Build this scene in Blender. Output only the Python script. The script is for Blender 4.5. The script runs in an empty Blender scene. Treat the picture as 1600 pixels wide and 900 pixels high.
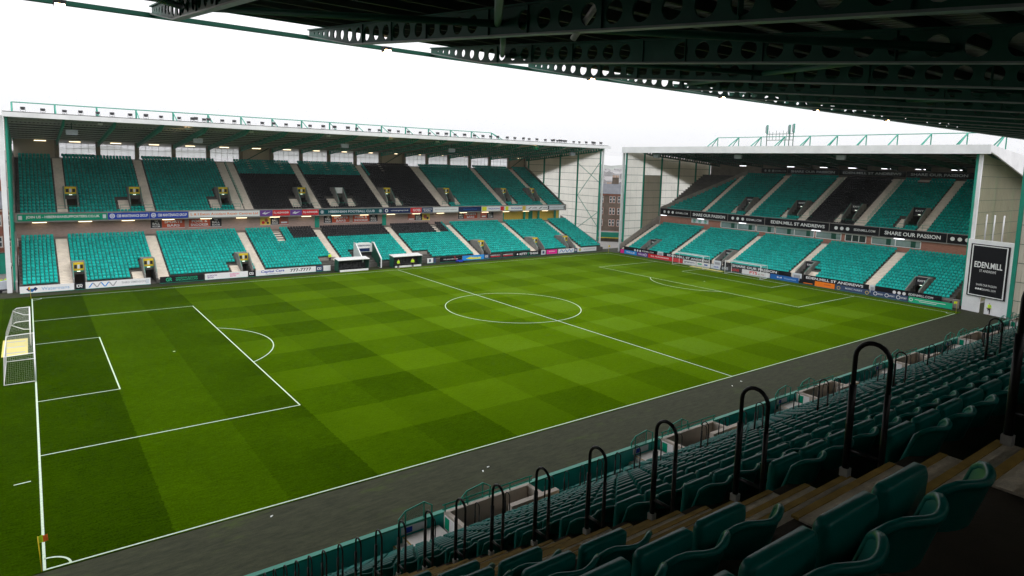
import bpy, math, random
import numpy as np
from mathutils import Vector, Matrix
random.seed(7)
rng = np.random.default_rng(7)
sc = bpy.context.scene
COL = sc.collection

# ------------------------------------------------------------------ camera, sky, sun, exposure
CAM = Vector((0.1099, -34.4817, 18.9962))
cd = bpy.data.cameras.new('camera')
cam = bpy.data.objects.new('camera', cd); COL.objects.link(cam)
cam.location = CAM
cam.rotation_euler = (1.4582, -0.0289, -0.632)
cd.sensor_width = 36.0; cd.sensor_fit = 'HORIZONTAL'
cd.lens = 36.0 * 1012.93 / 1600
cd.shift_x = 12.8 / 1600; cd.shift_y = -77.44 / 1600
cd.clip_start = 0.05; cd.clip_end = 9000
sc.camera = cam

SUN_EL, SUN_AZ = math.radians(48), math.radians(150)
w = bpy.data.worlds.new('World'); sc.world = w; w.use_nodes = True
nt = w.node_tree; nt.nodes.clear()
wo = nt.nodes.new('ShaderNodeOutputWorld'); bg = nt.nodes.new('ShaderNodeBackground')
sk = nt.nodes.new('ShaderNodeTexSky'); sk.sky_type = 'NISHITA'; sk.sun_disc = False
sk.sun_elevation = SUN_EL; sk.sun_rotation = SUN_AZ
sk.air_density = 1.0; sk.dust_density = 3.0
scale = nt.nodes.new('ShaderNodeVectorMath'); scale.operation = 'SCALE'; scale.inputs['Scale'].default_value = 0.10
hsv = nt.nodes.new('ShaderNodeHueSaturation'); hsv.inputs['Saturation'].default_value = 0.15
mixw = nt.nodes.new('ShaderNodeMix'); mixw.data_type = 'RGBA'
mixw.inputs['Factor'].default_value = 0.88                      # closed cloud deck
mixw.inputs['B'].default_value = (1.06, 1.065, 1.09, 1)
nt.links.new(sk.outputs[0], scale.inputs[0]); nt.links.new(scale.outputs[0], hsv.inputs['Color'])
nt.links.new(hsv.outputs[0], mixw.inputs['A'])
wtc = nt.nodes.new('ShaderNodeTexCoord'); wsx = nt.nodes.new('ShaderNodeSeparateXYZ'); nt.links.new(wtc.outputs['Generated'], wsx.inputs[0])
cie = nt.nodes.new('ShaderNodeMapRange'); cie.inputs['From Min'].default_value = 0.0; cie.inputs['From Max'].default_value = 1.0      # standard overcast sky: (1 + 2 sin h) / 3
cie.inputs['To Min'].default_value = 1.0; cie.inputs['To Max'].default_value = 2.45
nt.links.new(wsx.outputs['Z'], cie.inputs['Value'])
wcl = nt.nodes.new('ShaderNodeTexNoise'); wcl.inputs['Scale'].default_value = 2.2; wcl.inputs['Detail'].default_value = 5; nt.links.new(wtc.outputs['Generated'], wcl.inputs['Vector'])
wcm = nt.nodes.new('ShaderNodeMapRange'); wcm.inputs['To Min'].default_value = 0.94; wcm.inputs['To Max'].default_value = 1.06; nt.links.new(wcl.outputs['Fac'], wcm.inputs['Value'])
wmu = nt.nodes.new('ShaderNodeMath'); wmu.operation = 'MULTIPLY'; nt.links.new(cie.outputs[0], wmu.inputs[0]); nt.links.new(wcm.outputs[0], wmu.inputs[1])
wsc = nt.nodes.new('ShaderNodeVectorMath'); wsc.operation = 'SCALE'; nt.links.new(mixw.outputs['Result'], wsc.inputs[0]); nt.links.new(wmu.outputs[0], wsc.inputs['Scale'])
nt.links.new(wsc.outputs[0], bg.inputs['Color'])
bg.inputs['Strength'].default_value = 1.0
nt.links.new(bg.outputs[0], wo.inputs[0])

sl = bpy.data.lights.new('sun', 'SUN'); sl.energy = 0.6; sl.angle = math.radians(40); sl.color = (1.0, 0.97, 0.93)
sun = bpy.data.objects.new('sun', sl); COL.objects.link(sun)
sun.rotation_euler = (math.radians(90) - SUN_EL, 0, math.radians(180) - SUN_AZ)
sc.view_settings.view_transform = 'Standard'; sc.view_settings.look = 'None'
sc.view_settings.exposure = 0.0; sc.view_settings.gamma = 1.0
sc.cycles.use_denoising = True
sc.cycles.max_bounces = 6; sc.cycles.diffuse_bounces = 3; sc.cycles.glossy_bounces = 2
sc.cycles.transmission_bounces = 4; sc.cycles.transparent_max_bounces = 8
sc.cycles.sample_clamp_indirect = 4.0

# ------------------------------------------------------------------ materials
M = {}
def nodes(name):
    m = bpy.data.materials.new(name); m.use_nodes = True; M[name] = m
    n = m.node_tree.nodes; return m, n, m.node_tree.links, n['Principled BSDF']
def plain(name, col, rough=0.6, spec=0.3, var=0.12, scale=3.0, metal=0.0, fine=0.0, coat=0.0, island=0.0):
    """procedural base colour with cloudy wear; island adds a small change from piece to piece"""
    m, n, l, b = nodes(name)
    b.inputs['Roughness'].default_value = rough; b.inputs['Specular IOR Level'].default_value = spec
    b.inputs['Metallic'].default_value = metal
    if coat: b.inputs['Coat Weight'].default_value = coat
    tc = n.new('ShaderNodeTexCoord')
    no = n.new('ShaderNodeTexNoise'); no.inputs['Scale'].default_value = scale; no.inputs['Detail'].default_value = 6
    no.inputs['Roughness'].default_value = 0.65
    l.new(tc.outputs['Object'], no.inputs['Vector'])
    r = n.new('ShaderNodeValToRGB')
    r.color_ramp.elements[0].position = 0.3; r.color_ramp.elements[1].position = 0.72
    lo = [c * (1 - var) for c in col]; hi = [min(1, c * (1 + var)) for c in col]
    r.color_ramp.elements[0].color = (*lo, 1); r.color_ramp.elements[1].color = (*hi, 1)
    l.new(no.outputs['Fac'], r.inputs['Fac'])
    out = r.outputs['Color']
    if island:
        g = n.new('ShaderNodeNewGeometry'); mp = n.new('ShaderNodeMapRange')
        mp.inputs['To Min'].default_value = 1 - island; mp.inputs['To Max'].default_value = 1 + island
        l.new(g.outputs['Random Per Island'], mp.inputs['Value'])
        hv = n.new('ShaderNodeHueSaturation'); l.new(mp.outputs['Result'], hv.inputs['Value']); l.new(out, hv.inputs['Color'])
        out = hv.outputs['Color']
    l.new(out, b.inputs['Base Color'])
    if fine:
        n2 = n.new('ShaderNodeTexNoise'); n2.inputs['Scale'].default_value = 60; n2.inputs['Detail'].default_value = 4
        l.new(tc.outputs['Object'], n2.inputs['Vector'])
        bp = n.new('ShaderNodeBump'); bp.inputs['Strength'].default_value = fine; bp.inputs['Distance'].default_value = 0.02
        l.new(n2.outputs['Fac'], bp.inputs['Height']); l.new(bp.outputs['Normal'], b.inputs['Normal'])
    return m
def emit(name, col, strength):
    m, n, l, b = nodes(name)
    b.inputs['Base Color'].default_value = (*col, 1); b.inputs['Emission Color'].default_value = (*col, 1)
    b.inputs['Emission Strength'].default_value = strength
    return m
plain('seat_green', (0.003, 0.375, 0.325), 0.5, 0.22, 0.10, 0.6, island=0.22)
plain('seat_green_shaded', (0.001, 0.150, 0.125), 0.30, 0.20, 0.12, 2.0, island=0.10)  # same plastic as the far seats, darkened for the shade under the near roof
plain('seat_black', (0.022, 0.022, 0.025), 0.5, 0.35, 0.15, 0.6, island=0.2)
plain('concrete', (0.30, 0.27, 0.235), 0.85, 0.2, 0.22, 0.9, fine=0.3)
plain('concrete_grey', (0.27, 0.26, 0.245), 0.85, 0.2, 0.25, 0.8, fine=0.3)
plain('tunnel_concrete_lit', (0.52, 0.46, 0.40), 0.85, 0.2, 0.18, 0.9, fine=0.3)  # paler concrete: bounce light on the tunnel walls is put into the colour
plain('terrace_shade', (0.10, 0.095, 0.085), 0.9, 0.15, 0.3, 0.9, fine=0.2)  # concrete darkened to stand for the shadow between the seats
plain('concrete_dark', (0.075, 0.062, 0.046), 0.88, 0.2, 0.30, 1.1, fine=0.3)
plain('step_cream', (0.74, 0.665, 0.57), 0.85, 0.2, 0.13, 1.2, fine=0.2)
plain('step_near', (0.70, 0.61, 0.48), 0.85, 0.2, 0.25, 6.0, fine=0.5)
plain('nosing_yellow', (0.40, 0.26, 0.06), 0.7, 0.25, 0.25, 8.0)
plain('yellow', (0.72, 0.52, 0.02), 0.55, 0.3, 0.1, 2.0)
plain('steel_green', (0.002, 0.27, 0.185), 0.45, 0.4, 0.12, 1.0)
plain('steel_dark_green', (0.002, 0.075, 0.045), 0.5, 0.35, 0.2, 0.7)
plain('steel_flange', (0.20, 0.24, 0.22), 0.42, 0.5, 0.25, 1.2)
plain('black_steel', (0.008, 0.008, 0.009), 0.4, 0.4, 0.2, 5.0)
plain('galvanised', (0.45, 0.45, 0.44), 0.45, 0.5, 0.25, 12.0, metal=0.4)
plain('white_sheet', (0.76, 0.76, 0.77), 0.5, 0.3, 0.12, 0.35)
plain('white_paint', (0.80, 0.80, 0.79), 0.5, 0.3, 0.08, 2.0)
plain('deck_grey', (0.20, 0.205, 0.20), 0.6, 0.3, 0.2, 0.4)
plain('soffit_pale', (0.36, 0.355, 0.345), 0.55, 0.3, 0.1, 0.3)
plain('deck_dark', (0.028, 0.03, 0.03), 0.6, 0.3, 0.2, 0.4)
plain('deck_near', (0.34, 0.35, 0.33), 0.6, 0.3, 0.25, 0.4)
plain('purlin', (0.055, 0.06, 0.055), 0.6, 0.3, 0.25, 0.5)
plain('column_stone', (0.24, 0.205, 0.165), 0.85, 0.2, 0.2, 0.8, fine=0.2)
plain('dark_glass', (0.03, 0.045, 0.05), 0.12, 0.6, 0.2, 0.5)
plain('pale_glass', (0.22, 0.30, 0.29), 0.15, 0.6, 0.25, 0.4)
plain('lamp_body', (0.05, 0.05, 0.055), 0.5, 0.4, 0.2, 4.0)
plain('speaker_grey', (0.42, 0.45, 0.50), 0.5, 0.3, 0.1, 3.0)
plain('skin', (0.50, 0.30, 0.22), 0.6, 0.3, 0.08, 12)
plain('hivis', (0.55, 0.85, 0.03), 0.7, 0.2, 0.1, 5)
plain('hivis_orange', (0.85, 0.24, 0.03), 0.7, 0.2, 0.1, 5)
plain('dark_cloth', (0.015, 0.016, 0.02), 0.85, 0.2, 0.2, 5)
plain('hair', (0.03, 0.02, 0.015), 0.7, 0.2, 0.2, 20)
plain('slate', (0.115, 0.12, 0.135), 0.7, 0.3, 0.25, 0.6)
plain('sandstone', (0.115, 0.088, 0.068), 0.9, 0.15, 0.35, 0.35, fine=0.4)
plain('red_stone', (0.24, 0.095, 0.062), 0.9, 0.15, 0.3, 0.3, fine=0.3)
plain('buff_stone', (0.42, 0.32, 0.25), 0.9, 0.15, 0.2, 0.3)
plain('far_stone', (0.26, 0.25, 0.25), 0.9, 0.1, 0.35, 0.03)
plain('chimney_pot', (0.40, 0.24, 0.14), 0.9, 0.15, 0.2, 1)
plain('town', (0.22, 0.21, 0.20), 0.9, 0.1, 0.4, 0.02)
plain('hill', (0.10, 0.12, 0.09), 0.95, 0.1, 0.5, 0.004)
plain('net', (0.5, 0.5, 0.5), 0.8, 0.1, 0.05, 1)
plain('flag_orange', (0.85, 0.16, 0.02), 0.7, 0.2, 0.1, 8)
plain('flag_lime', (0.55, 0.80, 0.02), 0.7, 0.2, 0.1, 8)
plain('line_paint', (0.46, 0.55, 0.44), 0.85, 0.15, 0.22, 6.0)
plain('landing_white', (0.74, 0.69, 0.66), 0.8, 0.2, 0.08, 2.0)
plain('teal_panel', (0.02, 0.42, 0.40), 0.45, 0.4, 0.15, 0.8)
plain('door_brown', (0.10, 0.055, 0.02), 0.6, 0.3, 0.2, 2)
PAL = {'white': (0.80, 0.80, 0.80), 'black': (0.012, 0.012, 0.015), 'green': (0.0, 0.30, 0.17), 'blue': (0.02, 0.06, 0.42),
       'navy': (0.012, 0.03, 0.10), 'red': (0.65, 0.03, 0.04), 'pink': (0.80, 0.03, 0.30), 'sky': (0.03, 0.28, 0.72),
       'purple': (0.16, 0.06, 0.30), 'teal': (0.004, 0.085, 0.10), 'grey': (0.35, 0.36, 0.38), 'orange': (0.90, 0.22, 0.02),
       'mint': (0.02, 0.45, 0.24), 'ink': (0.05, 0.08, 0.16), 'brick': (0.42, 0.085, 0.045), 'lime': (0.75, 0.75, 0.05),
       'pale': (0.62, 0.66, 0.70), 'paleblue': (0.30, 0.47, 0.68), 'midblue': (0.02, 0.13, 0.42), 'ochre': (0.70, 0.52, 0.10),
       'rust': (0.35, 0.10, 0.07), 'char': (0.035, 0.035, 0.04), 'lemon': (0.60, 0.52, 0.16), 'silver': (0.45, 0.46, 0.48)}
for k, c in PAL.items(): plain('ink_' + k, c, 0.6, 0.10, 0.04, 1.5)
emit('tube_light', (1.0, 0.80, 0.50), 4.0)
emit('tube_cool', (0.95, 0.93, 1.0), 3.5)
emit('exit_glow', (0.95, 1.0, 0.85), 1.6)
emit('warm_lamp', (1.0, 0.62, 0.28), 30.0)

def brickwork(name, c1, c2, mortar):
    m, n, l, b = nodes(name); b.inputs['Roughness'].default_value = 0.9; b.inputs['Specular IOR Level'].default_value = 0.15
    tc = n.new('ShaderNodeTexCoord'); sx = n.new('ShaderNodeSeparateXYZ'); cx = n.new('ShaderNodeCombineXYZ')
    l.new(tc.outputs['Object'], sx.inputs[0]); l.new(sx.outputs['X'], cx.inputs['X']); l.new(sx.outputs['Z'], cx.inputs['Y'])
    br = n.new('ShaderNodeTexBrick'); br.inputs['Scale'].default_value = 1.0
    br.inputs['Brick Width'].default_value = 0.44; br.inputs['Row Height'].default_value = 0.215; br.inputs['Mortar Size'].default_value = 0.012
    br.inputs['Color1'].default_value = (*c1, 1); br.inputs['Color2'].default_value = (*c2, 1); br.inputs['Mortar'].default_value = (*mortar, 1)
    l.new(cx.outputs[0], br.inputs['Vector']); l.new(br.outputs['Color'], b.inputs['Base Color'])
    bp = n.new('ShaderNodeBump'); bp.inputs['Strength'].default_value = 0.4; bp.inputs['Distance'].default_value = 0.02
    l.new(br.outputs['Fac'], bp.inputs['Height']); bp.invert = True; l.new(bp.outputs['Normal'], b.inputs['Normal'])
brickwork('blockwork', (0.40, 0.29, 0.25), (0.34, 0.25, 0.215), (0.30, 0.25, 0.22))
brickwork('brick_pink', (0.40, 0.19, 0.14), (0.34, 0.155, 0.11), (0.36, 0.24, 0.19))

def sheet(name, col, trans, opaque_mix):
    """translucent ribbed sheeting: light from behind shines through"""
    m, n, l, b = nodes(name)
    out = n['Material Output']; tr = n.new('ShaderNodeBsdfTranslucent'); tr.inputs['Color'].default_value = (*trans, 1)
    b.inputs['Base Color'].default_value = (*col, 1); b.inputs['Roughness'].default_value = 0.5
    mx = n.new('ShaderNodeMixShader'); mx.inputs[0].default_value = opaque_mix
    tc = n.new('ShaderNodeTexCoord'); no = n.new('ShaderNodeTexNoise'); no.inputs['Scale'].default_value = 0.35; no.inputs['Detail'].default_value = 5
    l.new(tc.outputs['Object'], no.inputs['Vector'])
    r = n.new('ShaderNodeValToRGB'); r.color_ramp.elements[0].position = 0.3; r.color_ramp.elements[1].position = 0.7
    r.color_ramp.elements[0].color = (*[c * 0.86 for c in trans], 1); r.color_ramp.elements[1].color = (*trans, 1)
    l.new(no.outputs['Fac'], r.inputs['Fac']); l.new(r.outputs['Color'], tr.inputs['Color'])
    l.new(tr.outputs[0], mx.inputs[1]); l.new(b.outputs[0], mx.inputs[2]); l.new(mx.outputs[0], out.inputs['Surface'])
sheet('clear_sheet', (0.62, 0.60, 0.54), (0.93, 0.91, 0.83), 0.22)
sheet('tan_sheet', (0.42, 0.36, 0.28), (0.30, 0.26, 0.19), 0.75)
sheet('olive_sheet', (0.42, 0.38, 0.26), (0.72, 0.67, 0.48), 0.35)
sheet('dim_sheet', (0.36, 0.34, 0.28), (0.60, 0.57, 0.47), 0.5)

m, n, l, b = nodes('window_pane')                                   # thin glass: mostly clear with a faint mirror
out = n['Material Output']; tp = n.new('ShaderNodeBsdfTransparent'); tp.inputs['Color'].default_value = (0.90, 0.91, 0.92, 1)
gl = n.new('ShaderNodeBsdfTranslucent'); gl.inputs['Color'].default_value = (0.95, 0.96, 0.97, 1)     # weathered, half frosted sheets
mx = n.new('ShaderNodeMixShader'); mx.inputs[0].default_value = 0.5
l.new(tp.outputs[0], mx.inputs[1]); l.new(gl.outputs[0], mx.inputs[2]); l.new(mx.outputs[0], out.inputs['Surface'])
n.remove(b)
m, n, l, b = nodes('mesh_screen')                                   # fine wire mesh
out = n['Material Output']; b.inputs['Base Color'].default_value = (0.0, 0.16, 0.11, 1); tp = n.new('ShaderNodeBsdfTransparent')
mx = n.new('ShaderNodeMixShader'); mx.inputs[0].default_value = 0.38
l.new(tp.outputs[0], mx.inputs[1]); l.new(b.outputs[0], mx.inputs[2]); l.new(mx.outputs[0], out.inputs['Surface'])

# mown grass: stripes across and along the pitch are leaf direction; the view-angle shading to the left is put into the colour
m, n, l, b = nodes('grass')
b.inputs['Roughness'].default_value = 0.9; b.inputs['Specular IOR Level'].default_value = 0.0
tc = n.new('ShaderNodeTexCoord'); sx = n.new('ShaderNodeSeparateXYZ')
wob = n.new('ShaderNodeTexNoise'); wob.inputs['Scale'].default_value = 2.4; wob.inputs['Detail'].default_value = 8
l.new(tc.outputs['Object'], wob.inputs['Vector'])
wv = n.new('ShaderNodeVectorMath'); wv.operation = 'MULTIPLY_ADD'; wv.inputs[1].default_value = (0.42, 0.42, 0); 
l.new(wob.outputs['Color'], wv.inputs[0]); l.new(tc.outputs['Object'], wv.inputs[2]); l.new(wv.outputs[0], sx.inputs[0])
def stripes(sock, length, off, edges, vals):
    mr = n.new('ShaderNodeMapRange'); mr.inputs['From Min'].default_value = off; mr.inputs['From Max'].default_value = off + length
    l.new(sock, mr.inputs['Value'])
    r = n.new('ShaderNodeValToRGB'); cr = r.color_ramp; cr.interpolation = 'CONSTANT'
    cr.elements[0].position = 0; cr.elements[0].color = (vals[0],) * 3 + (1,)
    cr.elements[1].position = (edges[0] - off) / length; cr.elements[1].color = (vals[1],) * 3 + (1,)
    for e, v in zip(edges[1:], vals[2:]):
        q = cr.elements.new((e - off) / length); q.color = (v, v, v, 1)
    l.new(mr.outputs['Result'], r.inputs['Fac']); return r.outputs['Color']
def mth(op, a_, b_, c_=None):
    q = n.new('ShaderNodeMath'); q.operation = op
    for i, v in enumerate((a_, b_, c_)):
        if v is None: continue
        if isinstance(v, (int, float)): q.inputs[i].default_value = v
        else: l.new(v, q.inputs[i])
    return q.outputs[0]
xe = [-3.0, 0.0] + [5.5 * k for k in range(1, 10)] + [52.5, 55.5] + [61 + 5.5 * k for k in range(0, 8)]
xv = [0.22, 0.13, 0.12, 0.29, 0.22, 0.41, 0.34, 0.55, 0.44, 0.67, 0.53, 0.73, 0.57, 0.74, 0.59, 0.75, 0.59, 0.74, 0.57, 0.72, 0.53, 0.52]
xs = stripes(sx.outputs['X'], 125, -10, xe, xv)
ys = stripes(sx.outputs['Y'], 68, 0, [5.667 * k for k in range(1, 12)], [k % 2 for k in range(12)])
gate = n.new('ShaderNodeMapRange'); gate.inputs['From Min'].default_value = 13.0; gate.inputs['From Max'].default_value = 20.0; l.new(sx.outputs['X'], gate.inputs['Value'])
gate2 = n.new('ShaderNodeMapRange'); gate2.inputs['From Min'].default_value = 104; gate2.inputs['From Max'].default_value = 98; l.new(sx.outputs['X'], gate2.inputs['Value'])
big = n.new('ShaderNodeTexNoise'); big.inputs['Scale'].default_value = 0.16; big.inputs['Detail'].default_value = 7; big.inputs['Roughness'].default_value = 0.65; l.new(tc.outputs['Object'], big.inputs['Vector'])
fmap = n.new('ShaderNodeMapping'); fmap.inputs['Scale'].default_value = (1.0, 5.0, 1); l.new(tc.outputs['Object'], fmap.inputs['Vector'])      # mower passes run along the pitch
fin = n.new('ShaderNodeTexNoise'); fin.inputs['Scale'].default_value = 1.3; fin.inputs['Detail'].default_value = 12; fin.inputs['Roughness'].default_value = 0.85; l.new(fmap.outputs[0], fin.inputs['Vector'])
tuft = n.new('ShaderNodeTexNoise'); tuft.inputs['Scale'].default_value = 9.0; tuft.inputs['Detail'].default_value = 6; tuft.inputs['Roughness'].default_value = 0.8; l.new(tc.outputs['Object'], tuft.inputs['Vector'])
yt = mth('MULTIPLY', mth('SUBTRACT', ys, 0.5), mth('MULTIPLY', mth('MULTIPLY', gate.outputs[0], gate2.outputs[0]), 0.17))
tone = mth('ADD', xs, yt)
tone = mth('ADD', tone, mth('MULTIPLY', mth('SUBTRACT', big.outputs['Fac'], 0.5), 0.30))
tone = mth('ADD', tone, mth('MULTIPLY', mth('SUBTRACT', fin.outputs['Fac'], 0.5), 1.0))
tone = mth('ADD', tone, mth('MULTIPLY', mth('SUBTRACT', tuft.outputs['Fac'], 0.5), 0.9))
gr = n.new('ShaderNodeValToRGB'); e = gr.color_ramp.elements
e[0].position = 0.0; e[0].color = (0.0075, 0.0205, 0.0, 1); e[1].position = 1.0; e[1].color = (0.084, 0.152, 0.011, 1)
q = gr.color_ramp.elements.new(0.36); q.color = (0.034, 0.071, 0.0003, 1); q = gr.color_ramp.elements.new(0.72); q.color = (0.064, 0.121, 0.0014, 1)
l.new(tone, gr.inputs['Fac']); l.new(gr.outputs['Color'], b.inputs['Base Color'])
bp = n.new('ShaderNodeBump'); bp.inputs['Strength'].default_value = 0.5; bp.inputs['Distance'].default_value = 0.03
l.new(fin.outputs['Fac'], bp.inputs['Height']); l.new(bp.outputs['Normal'], b.inputs['Normal'])

m, n, l, b = nodes('track')                                         # worn tarmac with mossy patches
b.inputs['Roughness'].default_value = 0.85; b.inputs['Specular IOR Level'].default_value = 0.2
tc = n.new('ShaderNodeTexCoord')
mp = n.new('ShaderNodeMapping'); mp.inputs['Scale'].default_value = (0.25, 1, 1); l.new(tc.outputs['Object'], mp.inputs['Vector'])
a = n.new('ShaderNodeTexNoise'); a.inputs['Scale'].default_value = 3.2; a.inputs['Detail'].default_value = 12; a.inputs['Roughness'].default_value = 0.86
l.new(mp.outputs[0], a.inputs['Vector'])
r = n.new('ShaderNodeValToRGB'); r.color_ramp.elements[0].position = 0.36; r.color_ramp.elements[1].position = 0.66
r.color_ramp.elements[0].color = (0.010, 0.0125, 0.0045, 1); r.color_ramp.elements[1].color = (0.040, 0.043, 0.021, 1)
l.new(a.outputs['Fac'], r.inputs['Fac'])
g = n.new('ShaderNodeTexNoise'); g.inputs['Scale'].default_value = 0.35; g.inputs['Detail'].default_value = 8; g.inputs['Roughness'].default_value = 0.75
mp2 = n.new('ShaderNodeMapping'); mp2.inputs['Scale'].default_value = (0.5, 1.3, 1); l.new(tc.outputs['Object'], mp2.inputs['Vector']); l.new(mp2.outputs[0], g.inputs['Vector'])
gr2 = n.new('ShaderNodeValToRGB'); gr2.color_ramp.elements[0].position = 0.57; gr2.color_ramp.elements[1].position = 0.68
gr2.color_ramp.elements[0].color = (0, 0, 0, 1); gr2.color_ramp.elements[1].color = (0.4, 0.4, 0.4, 1); l.new(g.outputs['Fac'], gr2.inputs['Fac'])
mm = n.new('ShaderNodeMix'); mm.data_type = 'RGBA'; mm.inputs['B'].default_value = (0.045, 0.075, 0.006, 1)
l.new(gr2.outputs['Color'], mm.inputs['Factor']); l.new(r.outputs['Color'], mm.inputs['A']); l.new(mm.outputs['Result'], b.inputs['Base Color'])
f2 = n.new('ShaderNodeTexNoise'); f2.inputs['Scale'].default_value = 30; f2.inputs['Detail'].default_value = 5; l.new(tc.outputs['Object'], f2.inputs['Vector'])
bp = n.new('ShaderNodeBump'); bp.inputs['Strength'].default_value = 0.6; bp.inputs['Distance'].default_value = 0.02
l.new(f2.outputs['Fac'], bp.inputs['Height']); l.new(bp.outputs['Normal'], b.inputs['Normal'])

# ------------------------------------------------------------------ mesh helpers
class MB:
    def __init__(s): s.v = []; s.f = []
    def add(s, vs, fs):
        o = len(s.v); s.v += [tuple(p) for p in vs]; s.f += [tuple(i + o for i in q) for q in fs]; return s
    def box(s, x0, x1, y0, y1, z0, z1):
        return s.add([(x0, y0, z0), (x1, y0, z0), (x1, y1, z0), (x0, y1, z0), (x0, y0, z1), (x1, y0, z1), (x1, y1, z1), (x0, y1, z1)],
                     [(0, 3, 2, 1), (4, 5, 6, 7), (0, 1, 5, 4), (1, 2, 6, 5), (2, 3, 7, 6), (3, 0, 4, 7)])
    def hexa(s, p): return s.add(p, [(0, 3, 2, 1), (4, 5, 6, 7), (0, 1, 5, 4), (1, 2, 6, 5), (2, 3, 7, 6), (3, 0, 4, 7)])
    def quad(s, a, b, c, d): return s.add([a, b, c, d], [(0, 1, 2, 3)])
    def prism_x(s, poly, x0, x1):            # polygon in (y, z) run along x
        k = len(poly); vs = [(x0, y, z) for y, z in poly] + [(x1, y, z) for y, z in poly]
        fs = [tuple(range(k))[::-1], tuple(range(k, 2 * k))] + [(i, (i + 1) % k, k + (i + 1) % k, k + i) for i in range(k)]
        return s.add(vs, fs)
    def prism_y(s, poly, y0, y1):            # polygon in (x, z) run along y
        k = len(poly); vs = [(x, y0, z) for x, z in poly] + [(x, y1, z) for x, z in poly]
        fs = [tuple(range(k)), tuple(range(k, 2 * k))[::-1]] + [((i + 1) % k, i, k + i, k + (i + 1) % k) for i in range(k)]
        return s.add(vs, fs)
    def tube(s, p0, p1, r, n=8, r1=None): return s.path([p0, p1], r, n, r1=r1)
    def path(s, pts, r, n=8, r1=None):
        pts = [Vector(p) for p in pts]; rings = []; up = None
        for i, p in enumerate(pts):
            t = (pts[min(i + 1, len(pts) - 1)] - pts[max(i - 1, 0)]).normalized()
            if up is None:
                a = Vector((0, 0, 1)) if abs(t.z) < 0.9 else Vector((0, 1, 0)); up = (a - t * a.dot(t)).normalized()
            else: up = (up - t * up.dot(t)).normalized()
            sd = t.cross(up); rr = r if r1 is None else r + (r1 - r) * i / (len(pts) - 1)
            rings.append([p + (up * math.cos(q) + sd * math.sin(q)) * rr for q in [2 * math.pi * j / n for j in range(n)]])
        vs = [q for g in rings for q in g]; fs = []
        for i in range(len(pts) - 1):
            for j in range(n): fs.append((i * n + j, i * n + (j + 1) % n, (i + 1) * n + (j + 1) % n, (i + 1) * n + j))
        fs.append(tuple(range(n))[::-1]); fs.append(tuple((len(pts) - 1) * n + j for j in range(n)))
        return s.add(vs, fs)
    def mesh(s, name):
        me = bpy.data.meshes.new(name); me.from_pydata([tuple(p) for p in s.v], [], s.f); return me
    def build(s, name, mat, parent=None, smooth=False, loc=None, rotz=0.0):
        me = s.mesh(name); return link(name, me, mat, parent, smooth, loc, rotz)
def link(name, me, mat, parent=None, smooth=False, loc=None, rotz=0.0):
    if mat is not None and not me.materials: me.materials.append(M[mat] if isinstance(mat, str) else mat)
    if smooth: me.polygons.foreach_set('use_smooth', [True] * len(me.polygons))
    o = bpy.data.objects.new(name, me); COL.objects.link(o); o.parent = parent
    if loc is not None: o.location = loc
    o.rotation_euler[2] = rotz
    return o
def empty(name, loc=(0, 0, 0), rotz=0.0, parent=None):
    o = bpy.data.objects.new(name, None); COL.objects.link(o); o.location = loc; o.rotation_euler[2] = rotz; o.parent = parent
    o.empty_display_size = 0.2; return o
def tag(o, label=None, cat=None, group=None, kind=None):
    if label: o['label'] = label
    if cat: o['category'] = cat
    if group: o['group'] = group
    if kind: o['kind'] = kind
    return o
def copy_tree(o, parent=None):
    c = o.copy(); COL.objects.link(c); c.parent = parent
    for ch in list(o.children): copy_tree(ch, c)
    return c
ORD = ['first', 'second', 'third', 'fourth', 'fifth', 'sixth', 'seventh', 'eighth', 'ninth', 'tenth', 'eleventh', 'twelfth', 'thirteenth',
       'fourteenth', 'fifteenth', 'sixteenth', 'seventeenth', 'eighteenth', 'nineteenth', 'twentieth']
def ordn(i):
    i += 1
    if i <= 20: return ORD[i - 1]
    return '%d%s' % (i, {1: 'st', 2: 'nd', 3: 'rd'}.get(i % 10, 'th') if i % 100 not in (11, 12, 13) else 'th')

LETTERS = []
def lettering(parent, body, cx, cz, width, height, y, mat, bold=0.02, slant=0.0):
    """flat letters on a board that faces its own -y, fitted into width x height about (cx, cz); made in one go at the end"""
    LETTERS.append((parent, body, cx, cz, width, height, y, mat, bold, slant))
def make_letters():
    todo = {}
    for t in LETTERS: todo.setdefault((t[1], t[8]), []).append(t)
    objs = {}
    for body, bold in todo:
        cu = bpy.data.curves.new('lettering', 'FONT'); cu.body = body; cu.size = 1.0; cu.offset = bold; cu.resolution_u = 3
        o = bpy.data.objects.new('lettering', cu); COL.objects.link(o); objs[(body, bold)] = o
    bpy.context.view_layer.update(); dg = bpy.context.evaluated_depsgraph_get()
    base = {k: bpy.data.meshes.new_from_object(o.evaluated_get(dg)) for k, o in objs.items()}
    for o in objs.values(): bpy.data.objects.remove(o)
    for key, L in todo.items():
        for parent, body, cx, cz, width, height, y, mat, bold, slant in L:
            me = base[key].copy(); k = len(me.vertices)
            if k == 0: continue
            co = np.empty(k * 3); me.vertices.foreach_get('co', co); co = co.reshape(-1, 3)
            mn, mxx = co.min(0), co.max(0); sz = np.maximum(mxx - mn, 1e-6)
            x = (co[:, 0] - mn[0]) / sz[0] - 0.5; z = (co[:, 1] - mn[1]) / sz[1] - 0.5
            res = np.stack([cx + x * width + slant * z * height, np.full(k, y), cz + z * height], 1)
            me.vertices.foreach_set('co', res.ravel()); me.materials.clear(); me.name = 'lettering'
            link('lettering', me, mat, parent)
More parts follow.
